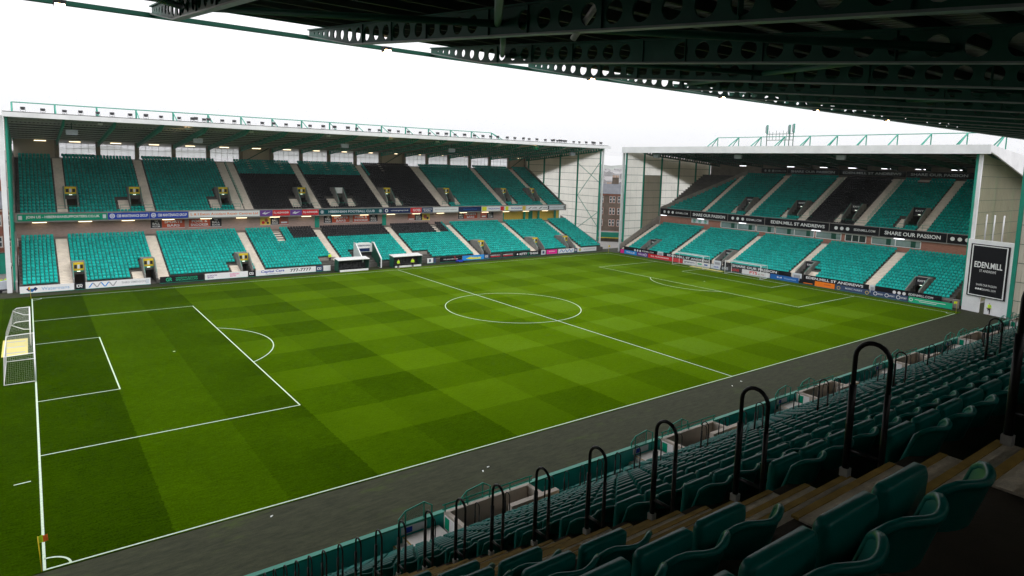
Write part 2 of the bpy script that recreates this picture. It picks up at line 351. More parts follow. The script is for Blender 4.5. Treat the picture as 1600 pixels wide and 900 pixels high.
def shape(parent, name, pts, y, mat):
    """flat printed shape on a board, points in (x, z)"""
    return MB().add([(px, y, pz) for px, pz in pts], [tuple(range(len(pts)))]).build(name, mat, parent)
def disc(parent, name, cx, cz, r, y, mat, n=20, r_in=None):
    if r_in is None: return shape(parent, name, [(cx + r * math.cos(2 * math.pi * i / n), cz + r * math.sin(2 * math.pi * i / n)) for i in range(n)], y, mat)
    mb = MB(); vs = []
    for i in range(n):
        a = 2 * math.pi * i / n; vs += [(cx + r * math.cos(a), y, cz + r * math.sin(a)), (cx + r_in * math.cos(a), y, cz + r_in * math.sin(a))]
    mb.add(vs, [(2 * i, 2 * ((i + 1) % n), 2 * ((i + 1) % n) + 1, 2 * i + 1) for i in range(n)])
    return mb.build(name, mat, parent)

def skin_mesh(verts, edges_, rad, name, root=0, sub=1):
    me = bpy.data.meshes.new(name); me.from_pydata(verts, edges_, []); o = bpy.data.objects.new(name, me); COL.objects.link(o)
    md = o.modifiers.new('skin', 'SKIN'); md.use_smooth_shade = True
    sv = me.skin_vertices[0].data
    for i, r_ in enumerate(rad): sv[i].radius = r_ if isinstance(r_, tuple) else (r_, r_); sv[i].use_root = (i == root)
    s2 = o.modifiers.new('sub', 'SUBSURF'); s2.levels = sub; s2.render_levels = sub
    bpy.context.view_layer.update(); dg = bpy.context.evaluated_depsgraph_get()
    out_ = bpy.data.meshes.new_from_object(o.evaluated_get(dg)); bpy.data.objects.remove(o); out_.name = name
    out_.polygons.foreach_set('use_smooth', [True] * len(out_.polygons)); return out_
def person_meshes(walk):
    st = 0.16 if walk else 0.03
    #        0 pelvis      1 belly        2 chest        3 neck        4 head low     5 head top
    V = [(0, 0, 0.95), (0, 0, 1.12), (0, 0.01, 1.34), (0, 0, 1.50), (0, -0.02, 1.60), (0, -0.01, 1.74)]; R_ = [(0.15, 0.11), (0.14, 0.10), (0.17, 0.11), 0.055, (0.075, 0.09), (0.06, 0.075)]
    E_ = [(0, 1), (1, 2), (2, 3), (3, 4), (4, 5)]
    for s_ in (-1, 1):
        b0 = len(V); V += [(s_ * 0.19, 0.01, 1.42), (s_ * 0.25, 0.03, 1.15), (s_ * 0.24, -0.10, 0.93), (s_ * 0.235, -0.15, 0.84)]; R_ += [0.065, 0.05, 0.04, 0.04]; E_ += [(2, b0), (b0, b0 + 1), (b0 + 1, b0 + 2), (b0 + 2, b0 + 3)]
        b1 = len(V); V += [(s_ * 0.10, s_ * -st * 0.2, 0.88), (s_ * 0.11, s_ * -st * 0.7, 0.50), (s_ * 0.11, s_ * -st, 0.09), (s_ * 0.12, s_ * -st - 0.15, 0.04)]; R_ += [0.095, 0.065, 0.05, 0.04]; E_ += [(0, b1), (b1, b1 + 1), (b1 + 1, b1 + 2), (b1 + 2, b1 + 3)]
    body = skin_mesh(V, E_, R_, 'body')
    JV = [(0, 0, 0.90), (0, 0, 1.12), (0, 0.01, 1.36), (0, 0, 1.46)]; JR = [(0.19, 0.145), (0.185, 0.14), (0.20, 0.14), 0.09]; JE = [(0, 1), (1, 2), (2, 3)]
    for s_ in (-1, 1):
        b0 = len(JV); JV += [(s_ * 0.20, 0.01, 1.42), (s_ * 0.26, 0.03, 1.15), (s_ * 0.25, -0.08, 0.97)]; JR += [0.085, 0.07, 0.06]; JE += [(2, b0), (b0, b0 + 1), (b0 + 1, b0 + 2)]
    jacket = skin_mesh(JV, JE, JR, 'jacket')
    TV = [(0, 0, 0.95)]; TR = [(0.165, 0.125)]; TE = []
    for s_ in (-1, 1):
        b0 = len(TV); TV += [(s_ * 0.10, s_ * -st * 0.2, 0.86), (s_ * 0.11, s_ * -st * 0.7, 0.50), (s_ * 0.11, s_ * -st, 0.12)]; TR += [0.11, 0.085, 0.07]; TE += [(0, b0), (b0, b0 + 1), (b0 + 1, b0 + 2)]
    trousers = skin_mesh(TV, TE, TR, 'trousers')
    hair = skin_mesh([(0, 0.015, 1.66), (0, 0.01, 1.76)], [(0, 1)], [(0.08, 0.09), (0.065, 0.075)], 'hair')
    return body, jacket, trousers, hair
PM = [person_meshes(False), person_meshes(True)]

# ------------------------------------------------------------------ setting: ground, track, pitch, lines
tag(MB().box(-4500, 7000, -2500, 7000, -1.6, -0.12).build('ground', 'town'), kind='structure')
tag(MB().box(-40, 122, -30, 74.2, -0.119, -0.03).build('track', 'track'), kind='structure')
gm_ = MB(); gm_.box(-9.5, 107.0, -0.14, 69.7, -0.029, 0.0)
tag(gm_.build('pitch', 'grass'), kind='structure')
ln = MB(); LZ = 0.006; LW = 0.10
def seg(x0, y0, x1, y1, w=LW, z=LZ):
    d = Vector((x1 - x0, y1 - y0, 0)).normalized(); nn = Vector((-d.y, d.x, 0)) * w / 2; a = Vector((x0, y0, z)) - d * w / 2; c = Vector((x1, y1, z)) + d * w / 2
    ln.quad(a - nn, c - nn, c + nn, a + nn)
def arc(cx, cy, r, a0, a1, k=48, z=LZ + 0.003, w=LW):
    for i in range(k):
        t0 = a0 + (a1 - a0) * i / k; t1 = a0 + (a1 - a0) * (i + 1) / k
        ln.quad((cx + (r - w / 2) * math.cos(t0), cy + (r - w / 2) * math.sin(t0), z), (cx + (r + w / 2) * math.cos(t0), cy + (r + w / 2) * math.sin(t0), z),
                (cx + (r + w / 2) * math.cos(t1), cy + (r + w / 2) * math.sin(t1), z), (cx + (r - w / 2) * math.cos(t1), cy + (r - w / 2) * math.sin(t1), z))
for y in (0, 68): seg(0.065, y, 104.935, y)
for i, x in enumerate((0, 105, 52.5)): seg(x, 0, x, 68, 0.12, LZ + 0.003)
for gx, sg in ((0, 1), (105, -1)):
    for dep, half in ((16.5, 20.16), (5.5, 9.16)):
        seg(gx, 34 - half, gx + sg * dep, 34 - half); seg(gx, 34 + half, gx + sg * dep, 34 + half)
        seg(gx + sg * dep, 34 - half, gx + sg * dep, 34 + half, LW, LZ + 0.003)
    t = math.acos(5.5 / 9.15)
    arc(gx + sg * 11, 34, 9.15, -t if sg > 0 else math.pi - t, t if sg > 0 else math.pi + t)
    ln.add([(gx + sg * 11 + 0.12 * math.cos(a), 34 + 0.12 * math.sin(a), LZ) for a in [i * math.pi / 6 for i in range(12)]], [tuple(range(12))])
    for cy, s2 in ((0, 1), (68, -1)):
        a0 = {(1, 1): 0, (-1, 1): math.pi / 2, (-1, -1): math.pi, (1, -1): 1.5 * math.pi}[(sg, s2)]
        arc(gx, cy, 1.0, a0, a0 + math.pi / 2, 12)
arc(52.5, 34, 9.15, 0, 2 * math.pi, 96)
seg(-1.2, 10.2, -0.5, 10.25, 0.10)
tag(ln.build('pitch_markings', 'line_paint'), kind='structure')

# far hills and the hazy roofs of the town
hm = MB(); k = 90; vs = []
for i in range(k + 1):
    a = math.radians(-25 + 130 * i / k); R = 5200 + 220 * math.sin(i * 1.7)
    h = 80 + 45 * math.sin(i * 0.23 + 0.7) + 22 * math.sin(i * 0.71) + 10 * math.sin(i * 1.9)
    vs += [(R * math.sin(a), R * math.cos(a), -1), ((R + 300) * math.sin(a), (R + 300) * math.cos(a), max(8, h)), ((R + 650) * math.sin(a), (R + 650) * math.cos(a), -1)]
fs = []
for i in range(k): fs += [(3 * i, 3 * i + 3, 3 * i + 4, 3 * i + 1), (3 * i + 1, 3 * i + 4, 3 * i + 5, 3 * i + 2)]
tag(hm.add(vs, fs).build('hills', 'hill', smooth=True), kind='structure')

# ------------------------------------------------------------------ seats (templates face -y; y = 0 is the seat back)
def far_seat_template():
    mb = MB(); hw = 0.218
    # backrest: curved slab with clipped top corners
    us = [-1, -0.6, 0, 0.6, 1]
    def ypos(u): return 0.02 - 0.05 * u * u
    lo = [(u * hw, ypos(u), 0.30) for u in us]; hi = [(u * hw * 0.97, ypos(u) + 0.09, 0.80 - 0.06 * (abs(u) == 1) - 0.012 * (abs(u) == 0.6)) for u in us]
    lob = [(x, y + 0.035, z) for x, y, z in lo]; hib = [(x, y + 0.05, z - 0.01) for x, y, z in hi]
    V = lo + hi + lob + hib; F = []
    for i in range(4): F += [(i, i + 1, 5 + i + 1, 5 + i), (5 + i, 6 + i, 16 + i, 15 + i), (11 + i, 10 + i, 15 + i, 16 + i)]
    F += [(0, 5, 15, 10), (4, 14, 19, 9)]
    mb.add(V, F)
    # tipped-up pan in front of it, leaning back
    mb.hexa([(-0.17, -0.28, 0.42), (0.17, -0.28, 0.42), (0.175, -0.20, 0.36), (-0.175, -0.20, 0.36), (-0.16, -0.13, 0.64), (0.16, -0.13, 0.64), (0.15, -0.08, 0.61), (-0.15, -0.08, 0.61)])
    return np.array(mb.v), mb.f
def near_low_template():
    mb = MB(); hw = 0.21; us = np.linspace(-1, 1, 6); nv = 3
    V = []; F = []
    for layer in (0, 1):
        for j in range(nv):
            v = j / (nv - 1)
            for u in us:
                zt = 0.785 - 0.04 * abs(u) ** 4
                V.append((u * hw * (1 - 0.06 * v * (abs(u) > 0.9)), (0.10 * (1 - u * u) - 0.03) + 0.10 * v + (0.035 if layer else 0), 0.37 + (zt - 0.37) * v))
    g = lambda L, j, i: L * nv * 6 + j * 6 + i
    for j in range(nv - 1):
        for i in range(5): F += [(g(0, j, i), g(0, j, i + 1), g(0, j + 1, i + 1), g(0, j + 1, i)), (g(1, j, i + 1), g(1, j, i), g(1, j + 1, i), g(1, j + 1, i + 1))]
    for i in range(5): F.append((g(0, nv - 1, i), g(0, nv - 1, i + 1), g(1, nv - 1, i + 1), g(1, nv - 1, i)))
    for i in (0, 5):
        for j in range(nv - 1):
            q = (g(0, j, i), g(0, j + 1, i), g(1, j + 1, i), g(1, j, i)); F.append(q if i == 0 else q[::-1])
    mb.add(V, F)
    mb.hexa([(-0.19, -0.15, 0.35), (0.19, -0.15, 0.35), (0.19, -0.085, 0.35), (-0.19, -0.085, 0.35), (-0.185, -0.115, 0.69), (0.185, -0.115, 0.69), (0.185, -0.065, 0.69), (-0.185, -0.065, 0.69)])
    return np.array(mb.v), mb.f
def mass(name, tmpl, pos, mat, parent=None, flip=False, jitter=0.02):
    """many copies of one small template in one mesh"""
    V, F = tmpl; pos = np.asarray(pos, float); kk = len(pos); nv = len(V)
    if kk == 0: return None
    ang = rng.normal(0, jitter, kk) + (math.pi if flip else 0)
    c, s = np.cos(ang)[:, None], np.sin(ang)[:, None]
    P = np.empty((kk, nv, 3)); P[:, :, 0] = V[None, :, 0] * c - V[None, :, 1] * s; P[:, :, 1] = V[None, :, 0] * s + V[None, :, 1] * c; P[:, :, 2] = V[None, :, 2]
    P += pos[:, None, :]
    sizes = np.array([len(f) for f in F]); flat = np.concatenate([np.array(f) for f in F])
    loops = (flat[None, :] + (np.arange(kk) * nv)[:, None]).ravel()
    tot = np.tile(sizes, kk); start = np.concatenate([[0], np.cumsum(tot)[:-1]])
    me = bpy.data.meshes.new(name); me.vertices.add(kk * nv); me.vertices.foreach_set('co', P.ravel())
    me.loops.add(len(loops)); me.loops.foreach_set('vertex_index', loops.astype(np.int32))
    me.polygons.add(len(tot)); me.polygons.foreach_set('loop_start', start.astype(np.int32)); me.polygons.foreach_set('loop_total', tot.astype(np.int32))
    me.update(calc_edges=True); me.validate()
    return link(name, me, mat, parent)

# ------------------------------------------------------------------ grandstand kit (local frame: x along the front, y into the stand)
class Tier:
    def __init__(s, s0, s1, d0, z0, D, H, n, zbase, aisles, voms, slab=0.5, side=()):
        s.side = side
        s.__dict__.update(s0=s0, s1=s1, d0=d0, z0=z0, D=D, H=H, n=n, zbase=zbase, aisles=aisles, voms=voms, slab=slab)
    def tz(s, r): return s.z0 + s.H * r
    def blocked(s, x, r):
        for a, b, r0, r1, hood in s.voms:
            if a - 0.32 < x < b + 0.32 and r0 <= r < r1 + hood: return True
        for a, b, r0, r1 in s.side:
            if a - 0.2 < x < b + 0.2 and r0 <= r < r1: return True
        return False
    def build(s, root, mat='terrace_shade'):
        mb = MB(); cuts = sorted({s.s0, s.s1} | {q for v in s.voms for q in v[:2]})
        for a, b in zip(cuts[:-1], cuts[1:]):
            mid = (a + b) / 2; vom = next((v for v in s.voms if v[0] <= mid <= v[1]), None)
            def run(r_from, r_to, under):
                P = [(s.d0 + r_from * s.D, under)]
                for r in range(r_from, r_to): P += [(s.d0 + r * s.D, s.tz(r)), (s.d0 + (r + 1) * s.D, s.tz(r))]
                P.append((s.d0 + r_to * s.D, under)); mb.prism_x(P, a, b)
            if vom is None: run(0, s.n, s.zbase)
            else:
                _, _, r0, r1, hood = vom; fl = s.tz(r0) if r0 else s.zbase + 0.06
                if r0: run(0, r0, s.zbase)
                mb.box(a, b, s.d0 + r0 * s.D, s.d0 + (r1 + 5) * s.D, fl - 0.25, fl - 0.002)
                run(r1, s.n, fl + 2.05)
        o = mb.build('terrace', mat, root)
        for x, wd in s.aisles:
            am = MB()
            for r in range(s.n):
                if s.blocked(x, r): continue
                d = s.d0 + r * s.D
                am.box(x - wd / 2, x + wd / 2, d - 0.012, d + s.D - 0.013, s.tz(r) - s.H / 2, s.tz(r) + 0.03)
                if r + 1 < s.n: am.box(x - wd / 2, x + wd / 2, d + s.D * 0.52, d + s.D - 0.002, s.tz(r) + 0.03, s.tz(r) + s.H / 2 + 0.02)
            am.build('aisle_steps', 'step_cream', o)
        for a, b, r0, r1 in s.side:
            am = MB()
            for r in range(r0, r1):
                d = s.d0 + r * s.D; am.box(a, b, d - 0.012, d + s.D - 0.013, s.tz(r) - s.H / 2, s.tz(r) + 0.034); am.box(a, b, d + s.D * 0.52, d + s.D - 0.013, s.tz(r) + 0.034, s.tz(r) + s.H / 2 + 0.02)
            am.build('side_steps', 'step_cream', o)
        return o
    def seats(s, pitch=0.5, keep=None):
        out = []
        edges = [s.s0 + 0.15] + [q for x, wd in sorted(s.aisles) for q in (x - wd / 2, x + wd / 2)] + [s.s1 - 0.15]
        for r in range(s.n):
            for a, b in zip(edges[0::2], edges[1::2]):
                k = int((b - a - 0.06) / pitch)
                if k < 1: continue
                off = (b - a - k * pitch) / 2
                for i in range(k):
                    x = a + off + (i + 0.5) * pitch
                    if s.blocked(x, r) or (keep and not keep(x, r)): continue
                    out.append((x, s.d0 + r * s.D + s.D - 0.10, s.tz(r), r))
        return out
def vomitory(root, t, v, plate, emblem, lamp=True, label=None):
    """side walls, hood and coloured header plate of one tunnel mouth"""
    a, b, r0, r1, hood = v; wt = 0.16; dA = t.d0 + r0 * t.D; dB = t.d0 + r1 * t.D; fl = t.tz(r0) if r0 else t.zbase + 0.06
    mb = MB()
    for x0, x1 in ((a - wt, a - 0.004), (b + 0.004, b + wt)):
        zt0 = t.tz(r0) + 0.75; zt1 = fl + 3.35
        mb.prism_x([(dA + 0.01, fl - 0.05), (dB + hood * t.D, fl - 0.05), (dB + hood * t.D, zt1), (dB, zt1), (dA + 0.01, zt0)], x0, x1)
    mb.box(a + 0.001, b - 0.001, dB + 0.05, dB + hood * t.D, fl + 2.06, fl + 3.33)
    o = mb.build('vomitory', 'concrete_grey', root)
    MB().box(a + 0.02, b - 0.02, dB - 0.01, dB + 0.046, fl + 2.22, fl + 3.38).build('header', plate, o)
    MB().box(a + 0.02, b - 0.02, dB - 0.005, dB + 0.04, fl + 2.03, fl + 2.20).build('lintel', 'steel_green' if plate == 'yellow' else 'black_steel', o)
    MB().box(a + 0.03, b - 0.03, dB + 2.6, dB + 2.66, fl + 0.001, fl + 2.03).build('passage_wall', 'door_brown', o)
    wq = (b - a) / 2; cx = (a + b) / 2
    if plate == 'yellow':
        for sx_ in (-1, 1): MB().box(cx + sx_ * wq * 0.55 - wq * 0.26, cx + sx_ * wq * 0.55 + wq * 0.26, dB - 0.022, dB - 0.012, fl + 2.50, fl + 3.05).build('notice', 'ink_char', o)
        MB().box(cx - 0.14, cx + 0.14, dB - 0.022, dB - 0.012, fl + 2.48, fl + 3.07).build('number_plate', 'ink_pale', o)
    else:
        lettering(o, emblem, cx, fl + 2.80, wq * 1.3, 0.3, dB - 0.016, 'ink_white')
    if lamp: MB().box(cx - 0.2, cx + 0.2, dB - 0.07, dB - 0.012, fl + 2.06, fl + 2.14).build('exit_lamp', 'exit_glow', o)
    for x in (a - wt / 2, b + wt / 2): MB().tube((x, dA, t.tz(r0) + 1.0), (x, dB, fl + 3.5), 0.03, 6).build('handrail', 'steel_green', o)
    return o
def rails(root, s0, s1, d, z, h=0.95, step=2.0, gaps=()):
    mb = MB(); k = max(1, int((s1 - s0) / step))
    for q in (0.5, 1.0): mb.tube((s0, d, z + h * q), (s1, d, z + h * q), 0.025, 5)
    for i in range(k + 1): x = s0 + (s1 - s0) * i / k; mb.tube((x, d, z), (x, d, z + h), 0.025, 5)
    return mb.build('guard_rail', 'steel_green', root)
def cell_beam(y_a, y_b, top, bot, holes, thick, fw, ft):
    """beam web with round openings (plane of y and z, centred on x = 0) plus its flanges; returns (web, flange) builders"""
    web = MB(); nseg = 14
    def strip(y0, y1):
        for sx_ in (-1, 1):
            q = [(sx_ * thick / 2, y0, bot(y0)), (sx_ * thick / 2, y1, bot(y1)), (sx_ * thick / 2, y1, top(y1)), (sx_ * thick / 2, y0, top(y0))]
            web.add(q, [(0, 1, 2, 3) if sx_ > 0 else (3, 2, 1, 0)])
    cur = y_a
    for yc, zc, rad, pw in holes:
        y0, y1 = yc - pw / 2, yc + pw / 2
        if y0 > cur + 1e-4: strip(cur, y0)
        cur = y1
        for sx_ in (-1, 1):
            x = sx_ * thick / 2; inner = []; outer = []
            for i in range(nseg):
                a = 2 * math.pi * (i + 0.5) / nseg; cy, cz = math.cos(a), math.sin(a)
                inner.append((x, yc + rad * cy, zc + rad * cz))
                m_ = max(abs(cy), abs(cz)); ey, ez = cy / m_, cz / m_
                yy = yc + ey * pw / 2; t_ = (ez + 1) / 2; zz = bot(yy) + (top(yy) - bot(yy)) * t_
                outer.append((x, yy, zz))
            fs = []
            for i in range(nseg):
                j = (i + 1) % nseg; q = (i, j, nseg + j, nseg + i); fs.append(q if sx_ < 0 else q[::-1])
            web.add(inner + outer, fs)
            # fill the square's corners that the ray-cast outline clips
            for cy, cz in ((1, 1), (-1, 1), (-1, -1), (1, -1)):
                i = int((math.atan2(cz, cy) % (2 * math.pi)) / (2 * math.pi) * nseg - 0.5) % nseg; j = (i + 1) % nseg
                yy = yc + cy * pw / 2; cz_ = top(yy) if cz > 0 else bot(yy)
                web.add([outer[i], outer[j], (x, yy, cz_)], [(0, 1, 2)])
        ring = [(sx_ * thick / 2, yc + rad * math.cos(2 * math.pi * (i + 0.5) / nseg), zc + rad * math.sin(2 * math.pi * (i + 0.5) / nseg)) for sx_ in (-1, 1) for i in range(nseg)]
        web.add(ring, [(i, (i + 1) % nseg, nseg + (i + 1) % nseg, nseg + i) for i in range(nseg)])
    if cur < y_b - 1e-4: strip(cur, y_b)
    return web
def flange(pts, fw, ft, up):
    mb = MB()
    for (y0, z0), (y1, z1) in zip(pts[:-1], pts[1:]):
        s_ = 1 if up else -1; a, c = (z0, z1)
        lo0, hi0 = (a, a + ft) if up else (a - ft, a); lo1, hi1 = (c, c + ft) if up else (c - ft, c)
        mb.hexa([(-fw / 2, y0, lo0), (fw / 2, y0, lo0), (fw / 2, y1, lo1), (-fw / 2, y1, lo1), (-fw / 2, y0, hi0), (fw / 2, y0, hi0), (fw / 2, y1, hi1), (-fw / 2, y1, hi1)])
    return mb
def ribbed(x0, x1, pts, pitch, depth, along='x'):
    """profiled metal sheet: pts is the (y, z) slope, ribs repeat along x"""
    mb = MB(); k = int((x1 - x0) / pitch); V = []; F = []
    xs_ = []
    for i in range(k):
        b0 = x0 + i * pitch
        xs_ += [(b0, 0), (b0 + pitch * 0.45, 0), (b0 + pitch * 0.55, depth), (b0 + pitch * 0.9, depth)]
    xs_.append((x0 + k * pitch, 0))
    for x, dz in xs_:
        for y, z in pts: V.append((x, y, z + dz))
    m_ = len(pts)
    for i in range(len(xs_) - 1):
        for j in range(m_ - 1): F.append((i * m_ + j, (i + 1) * m_ + j, (i + 1) * m_ + j + 1, i * m_ + j + 1))
    return mb.add(V, F)
FAR_T = far_seat_template()

def gable(root, x, out, posts, ztop, cols, row_h, mat_fn, post_w=0.34, zlow=lambda y: 0.0, brace=None):
    """end wall: steel posts, rails, and single translucent panels; out = +1/-1 is the outside direction along x"""
    g = MB().box(x - 0.12, x + 0.12, posts[0] - 0.2, posts[-1] + 0.2, -0.1, 0.25).build('gable_plinth', 'concrete_grey', root)
    for y in posts: MB().box(x - 0.22 * (out > 0) - 0.02, x + 0.22 * (out < 0) + 0.02, y - post_w / 2, y + post_w / 2, 0.25, ztop(y)).build('gable_post', 'steel_green', root)
    px = x + out * 0.10
    shared = {}
    rl = MB(); zmax = max(ztop(y) for y in posts); k = int(zmax / row_h) + 1
    for i in range(1, k):
        z = i * row_h
        ys_ = [y for y in np.linspace(posts[0], posts[-1], 60) if ztop(y) > z and zlow(y) < z]
        if len(ys_) > 1: rl.box(min(x, px) - 0.01, max(x, px) - 0.02, ys_[0], ys_[-1], z - 0.035, z + 0.035)
    rl.build('sheeting_rail', 'steel_dark_green', g)
    for a, b in zip(posts[:-1], posts[1:]):
        w_ = (b - a) / cols
        for c in range(cols):
            y0, y1 = a + c * w_ + 0.012, a + (c + 1) * w_ - 0.012; yc = (y0 + y1) / 2
            for i in range(k):
                z0, z1 = i * row_h + 0.02, (i + 1) * row_h - 0.02
                if i == 0: z0 = 0.26
                t0, t1 = ztop(y0), ztop(y1)
                if z0 > min(t0, t1) - 0.15 or z1 < zlow(yc) - row_h: continue
                za, zb = min(z1, t0 - 0.02), min(z1, t1 - 0.02)
                mat = mat_fn(yc, (z0 + z1) / 2)
                mb = MB(); V = []; nr = 4
                for q in range(nr):
                    for t_, dx_ in ((q / nr, 0.0), ((q + 0.62) / nr, 0.0), ((q + 0.72) / nr, 0.035), ((q + 0.9) / nr, 0.035)): V.append((t_, dx_))
                V.append((1.0, 0.0))
                mb.add([(px + out * dx_, y0 + (y1 - y0) * t_, zz) for t_, dx_ in V for zz in (z0, za + (zb - za) * t_)], [(2 * q, 2 * q + 2, 2 * q + 3, 2 * q + 1) for q in range(len(V) - 1)])
                mb.build('panel', mat, g)
    if brace:
        bm = MB()
        for p, q in brace: bm.tube((x - out * 0.06, *p), (x - out * 0.06, *q), 0.07, 6)
        bm.build('wind_brace', 'steel_green', root)
    return g

# ------------------------------------------------------------------ far grandstand along the opposite touchline
east = empty('grandstand'); tag(east, 'long two-tier grandstand along the far touchline with glazed back wall', 'grandstand', 'green and white grandstands')
EX0, EX1 = -1.9, 108.2
COLX = [4.55 + 6.125 * i for i in range(18)]; COLX[-1] = 108.1
eu_ais = [(4.45, 1.35), (16.6, 1.35), (30.9, 1.5), (32.6, 1.5), (45.4, 1.35), (59.8, 1.35), (74.0, 2.2), (90.2, 1.35), (102.4, 1.35)]
eu_vom = [(4.9, 6.5, 2, 5, 3), (13.9, 15.5, 2, 5, 3), (28.0, 29.6, 2, 5, 3), (42.4, 44.0, 2, 5, 3), (50.0, 51.6, 2, 5, 3), (59.3 + 1.3, 61.1 + 1.1, 2, 5, 3), (75.2, 76.8, 2, 5, 3), (88.4 + 2.7, 90.0 + 2.7, 2, 5, 3), (99.9, 101.4, 2, 5, 3)]
el_short = [(36.4, 1.3), (69.2, 1.2)]
el_ais = [(4.0, 1.5), (16.1, 1.5), (30.3, 1.35), (44.0, 1.35), (58.7, 1.35), (72.9, 1.35), (87.6, 1.35), (100.6, 1.2)]
el_vom = [(4.9, 6.2, 0, 3, 3), (13.7, 15.1, 0, 3, 3), (27.4, 28.9, 0, 3, 3), (74.2, 75.8, 0, 3, 3), (88.5, 90.1, 0, 3, 3), (97.3, 98.9, 0, 3, 3)]
EL = Tier(EX0 + 0.6, EX1 - 0.3, 72.75, 0.72, 0.80, 0.335, 16, 0.0, el_ais, el_vom, side=[(12.1, 13.5, 0, 3), (25.9, 27.2, 0, 3)])
EU = Tier(EX0 + 0.6, EX1 - 0.3, 86.9, 9.25, 0.80, 0.455, 20, 8.35, eu_ais, eu_vom, side=[(12.2, 13.7, 1, 5), (26.3, 27.8, 1, 5), (40.7, 42.2, 1, 5), (48.2, 49.8, 1, 5), (51.8, 53.4, 1, 5), (62.4, 63.8, 1, 5), (77.0, 78.3, 1, 5), (92.9, 94.2, 1, 5)])
EL.build(east); EU.build(east)
MB().box(EX0 + 0.6, EX1 - 0.3, 85.56, 89.3, 5.0, EL.tz(15) - 0.004).build('rear_walkway', 'concrete', east)
for i, v in enumerate(eu_vom):
    vomitory(east, EU, v, 'yellow' if i != 4 else 'white_paint', ' ', lamp=i != 4)
for v in el_vom: vomitory(east, EL, v, 'yellow', ' ')
for x, wd in el_short:
    am = MB()
    for r in range(10, 16):
        d = EL.d0 + r * 0.8; am.box(x - wd / 2, x + wd / 2, d + 0.003, d + 0.798, EL.tz(r) + 0.003, EL.tz(r) + 0.03)
        if r < 15: am.box(x - wd / 2, x + wd / 2, d + 0.41, d + 0.798, EL.tz(r) + 0.031, EL.tz(r) + 0.185)
    am.build('aisle_steps', 'step_cream', east)
# balcony front, wall behind the lower tier, back wall
MB().box(EX0 + 0.3, EX1 + 0.3, 86.5, 86.85, 8.3, 9.75).build('balcony_front', 'concrete_grey', east)
bw = MB().box(EX0 + 0.3, 90.0, 88.05, 88.5, 5.8, 8.34).build('back_wall', 'blockwork', east)
MB().box(90.05, EX1 - 0.2, 88.9, 89.2, 5.8, 8.34).build('lobby_wall', 'ink_ochre', east)  # ochre colour stands in for yellow lamplight on this wall
MB().box(90.0, 90.3, 88.06, 88.9, 5.8, 8.34).build('lobby_pier', 'steel_green', east)
for x in (96.6, 101.0, 106.3): MB().box(x - 0.25, x + 0.25, 88.2, 88.5, 5.8, 8.34).build('lobby_pier', 'steel_green', east)
for x in (45.25, 59.5): 
    d_ = MB().box(x - 0.45, x + 0.45, 87.98, 88.045, 5.9, 8.2).build('door', 'steel_green', bw); MB().box(x + 0.25, x + 0.33, 87.94, 87.975, 7.4, 7.5).build('handle', 'galvanised', d_)
MB().box(98.3, 99.5, 88.8, 88.895, 5.9, 8.2).build('door', 'steel_green', east)
MB().box(EX0 + 0.3, EX1, 102.95, 103.2, 8.0, 18.05).build('rear_wall', 'concrete_grey', east)
for x in COLX: MB().box(x - 0.33, x + 0.33, 103.1, 103.75, 17.6, 21.4).build('column', 'column_stone', east)
SOLID = {5, 10, 16}
MB().box(EX0 + 0.4, COLX[0] - 0.34, 103.5, 103.6, 18.05, 21.3).build('rear_cladding', 'tan_sheet', east)
for i in range(17):
    a, b = COLX[i] + 0.34, COLX[i + 1] - 0.34
    if i in SOLID:
        for j in range(4):
            w_ = (b - a) / 4; MB().box(a + j * w_ + 0.015, a + (j + 1) * w_ - 0.015, 103.5, 103.6, 18.05, 21.3).build('rear_cladding', 'tan_sheet', east)
        MB().tube((a + 0.2, 103.3, 18.2), (b - 0.2, 103.3, 21.1), 0.09, 6).build('cross_brace', 'steel_dark_green', east)
        continue
    fr = MB()
    for z in (18.08, 19.75, 21.28): fr.box(a, b, 103.45, 103.55, z - 0.03, z + 0.03)
    for j in range(6):
        x = a + (b - a) * j / 5; fr.box(max(a, x - 0.025), min(b, x + 0.025), 103.46, 103.54, 18.11, 19.72); fr.box(max(a, x - 0.025), min(b, x + 0.025), 103.46, 103.54, 19.78, 21.25)
    f_ = fr.build('window_frame', 'galvanised', east)
    for j in range(5):
        for z0, z1 in ((18.11, 19.72), (19.78, 21.25)):
            x0 = a + (b - a) * j / 5 + 0.026; x1 = a + (b - a) * (j + 1) / 5 - 0.026
            MB().quad((x0, 103.5, z0), (x1, 103.5, z0), (x1, 103.5, z1), (x0, 103.5, z1)).build('pane', 'window_pane', f_)
# roof: ribbed deck, white edge, cellular beams, mast frames on top
er = MB().box(EX0 - 0.25, EX1 + 0.8, 72.75, 73.0, 23.42, 24.05).build('roof_edge', 'white_sheet', east)
zr = lambda y: 23.95 - 0.092 * (y - 73)
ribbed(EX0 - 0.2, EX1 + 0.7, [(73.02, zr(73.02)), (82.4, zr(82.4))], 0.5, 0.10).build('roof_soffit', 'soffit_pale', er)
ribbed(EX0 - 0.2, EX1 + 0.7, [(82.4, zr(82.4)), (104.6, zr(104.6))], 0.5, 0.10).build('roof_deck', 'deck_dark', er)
MB().add([(EX0 - 0.2, 73.02, zr(73.02) + 0.2), (EX1 + 0.7, 73.02, zr(73.02) + 0.2), (EX1 + 0.7, 104.6, zr(104.6) + 0.2), (EX0 - 0.2, 104.6, zr(104.6) + 0.2)], [(0, 1, 2, 3)]).build('roof_top', 'deck_grey', er)
MB().box(EX0 - 0.25, EX1 + 0.8, 104.6, 104.8, 20.6, 21.35).build('rear_edge', 'white_sheet', er)
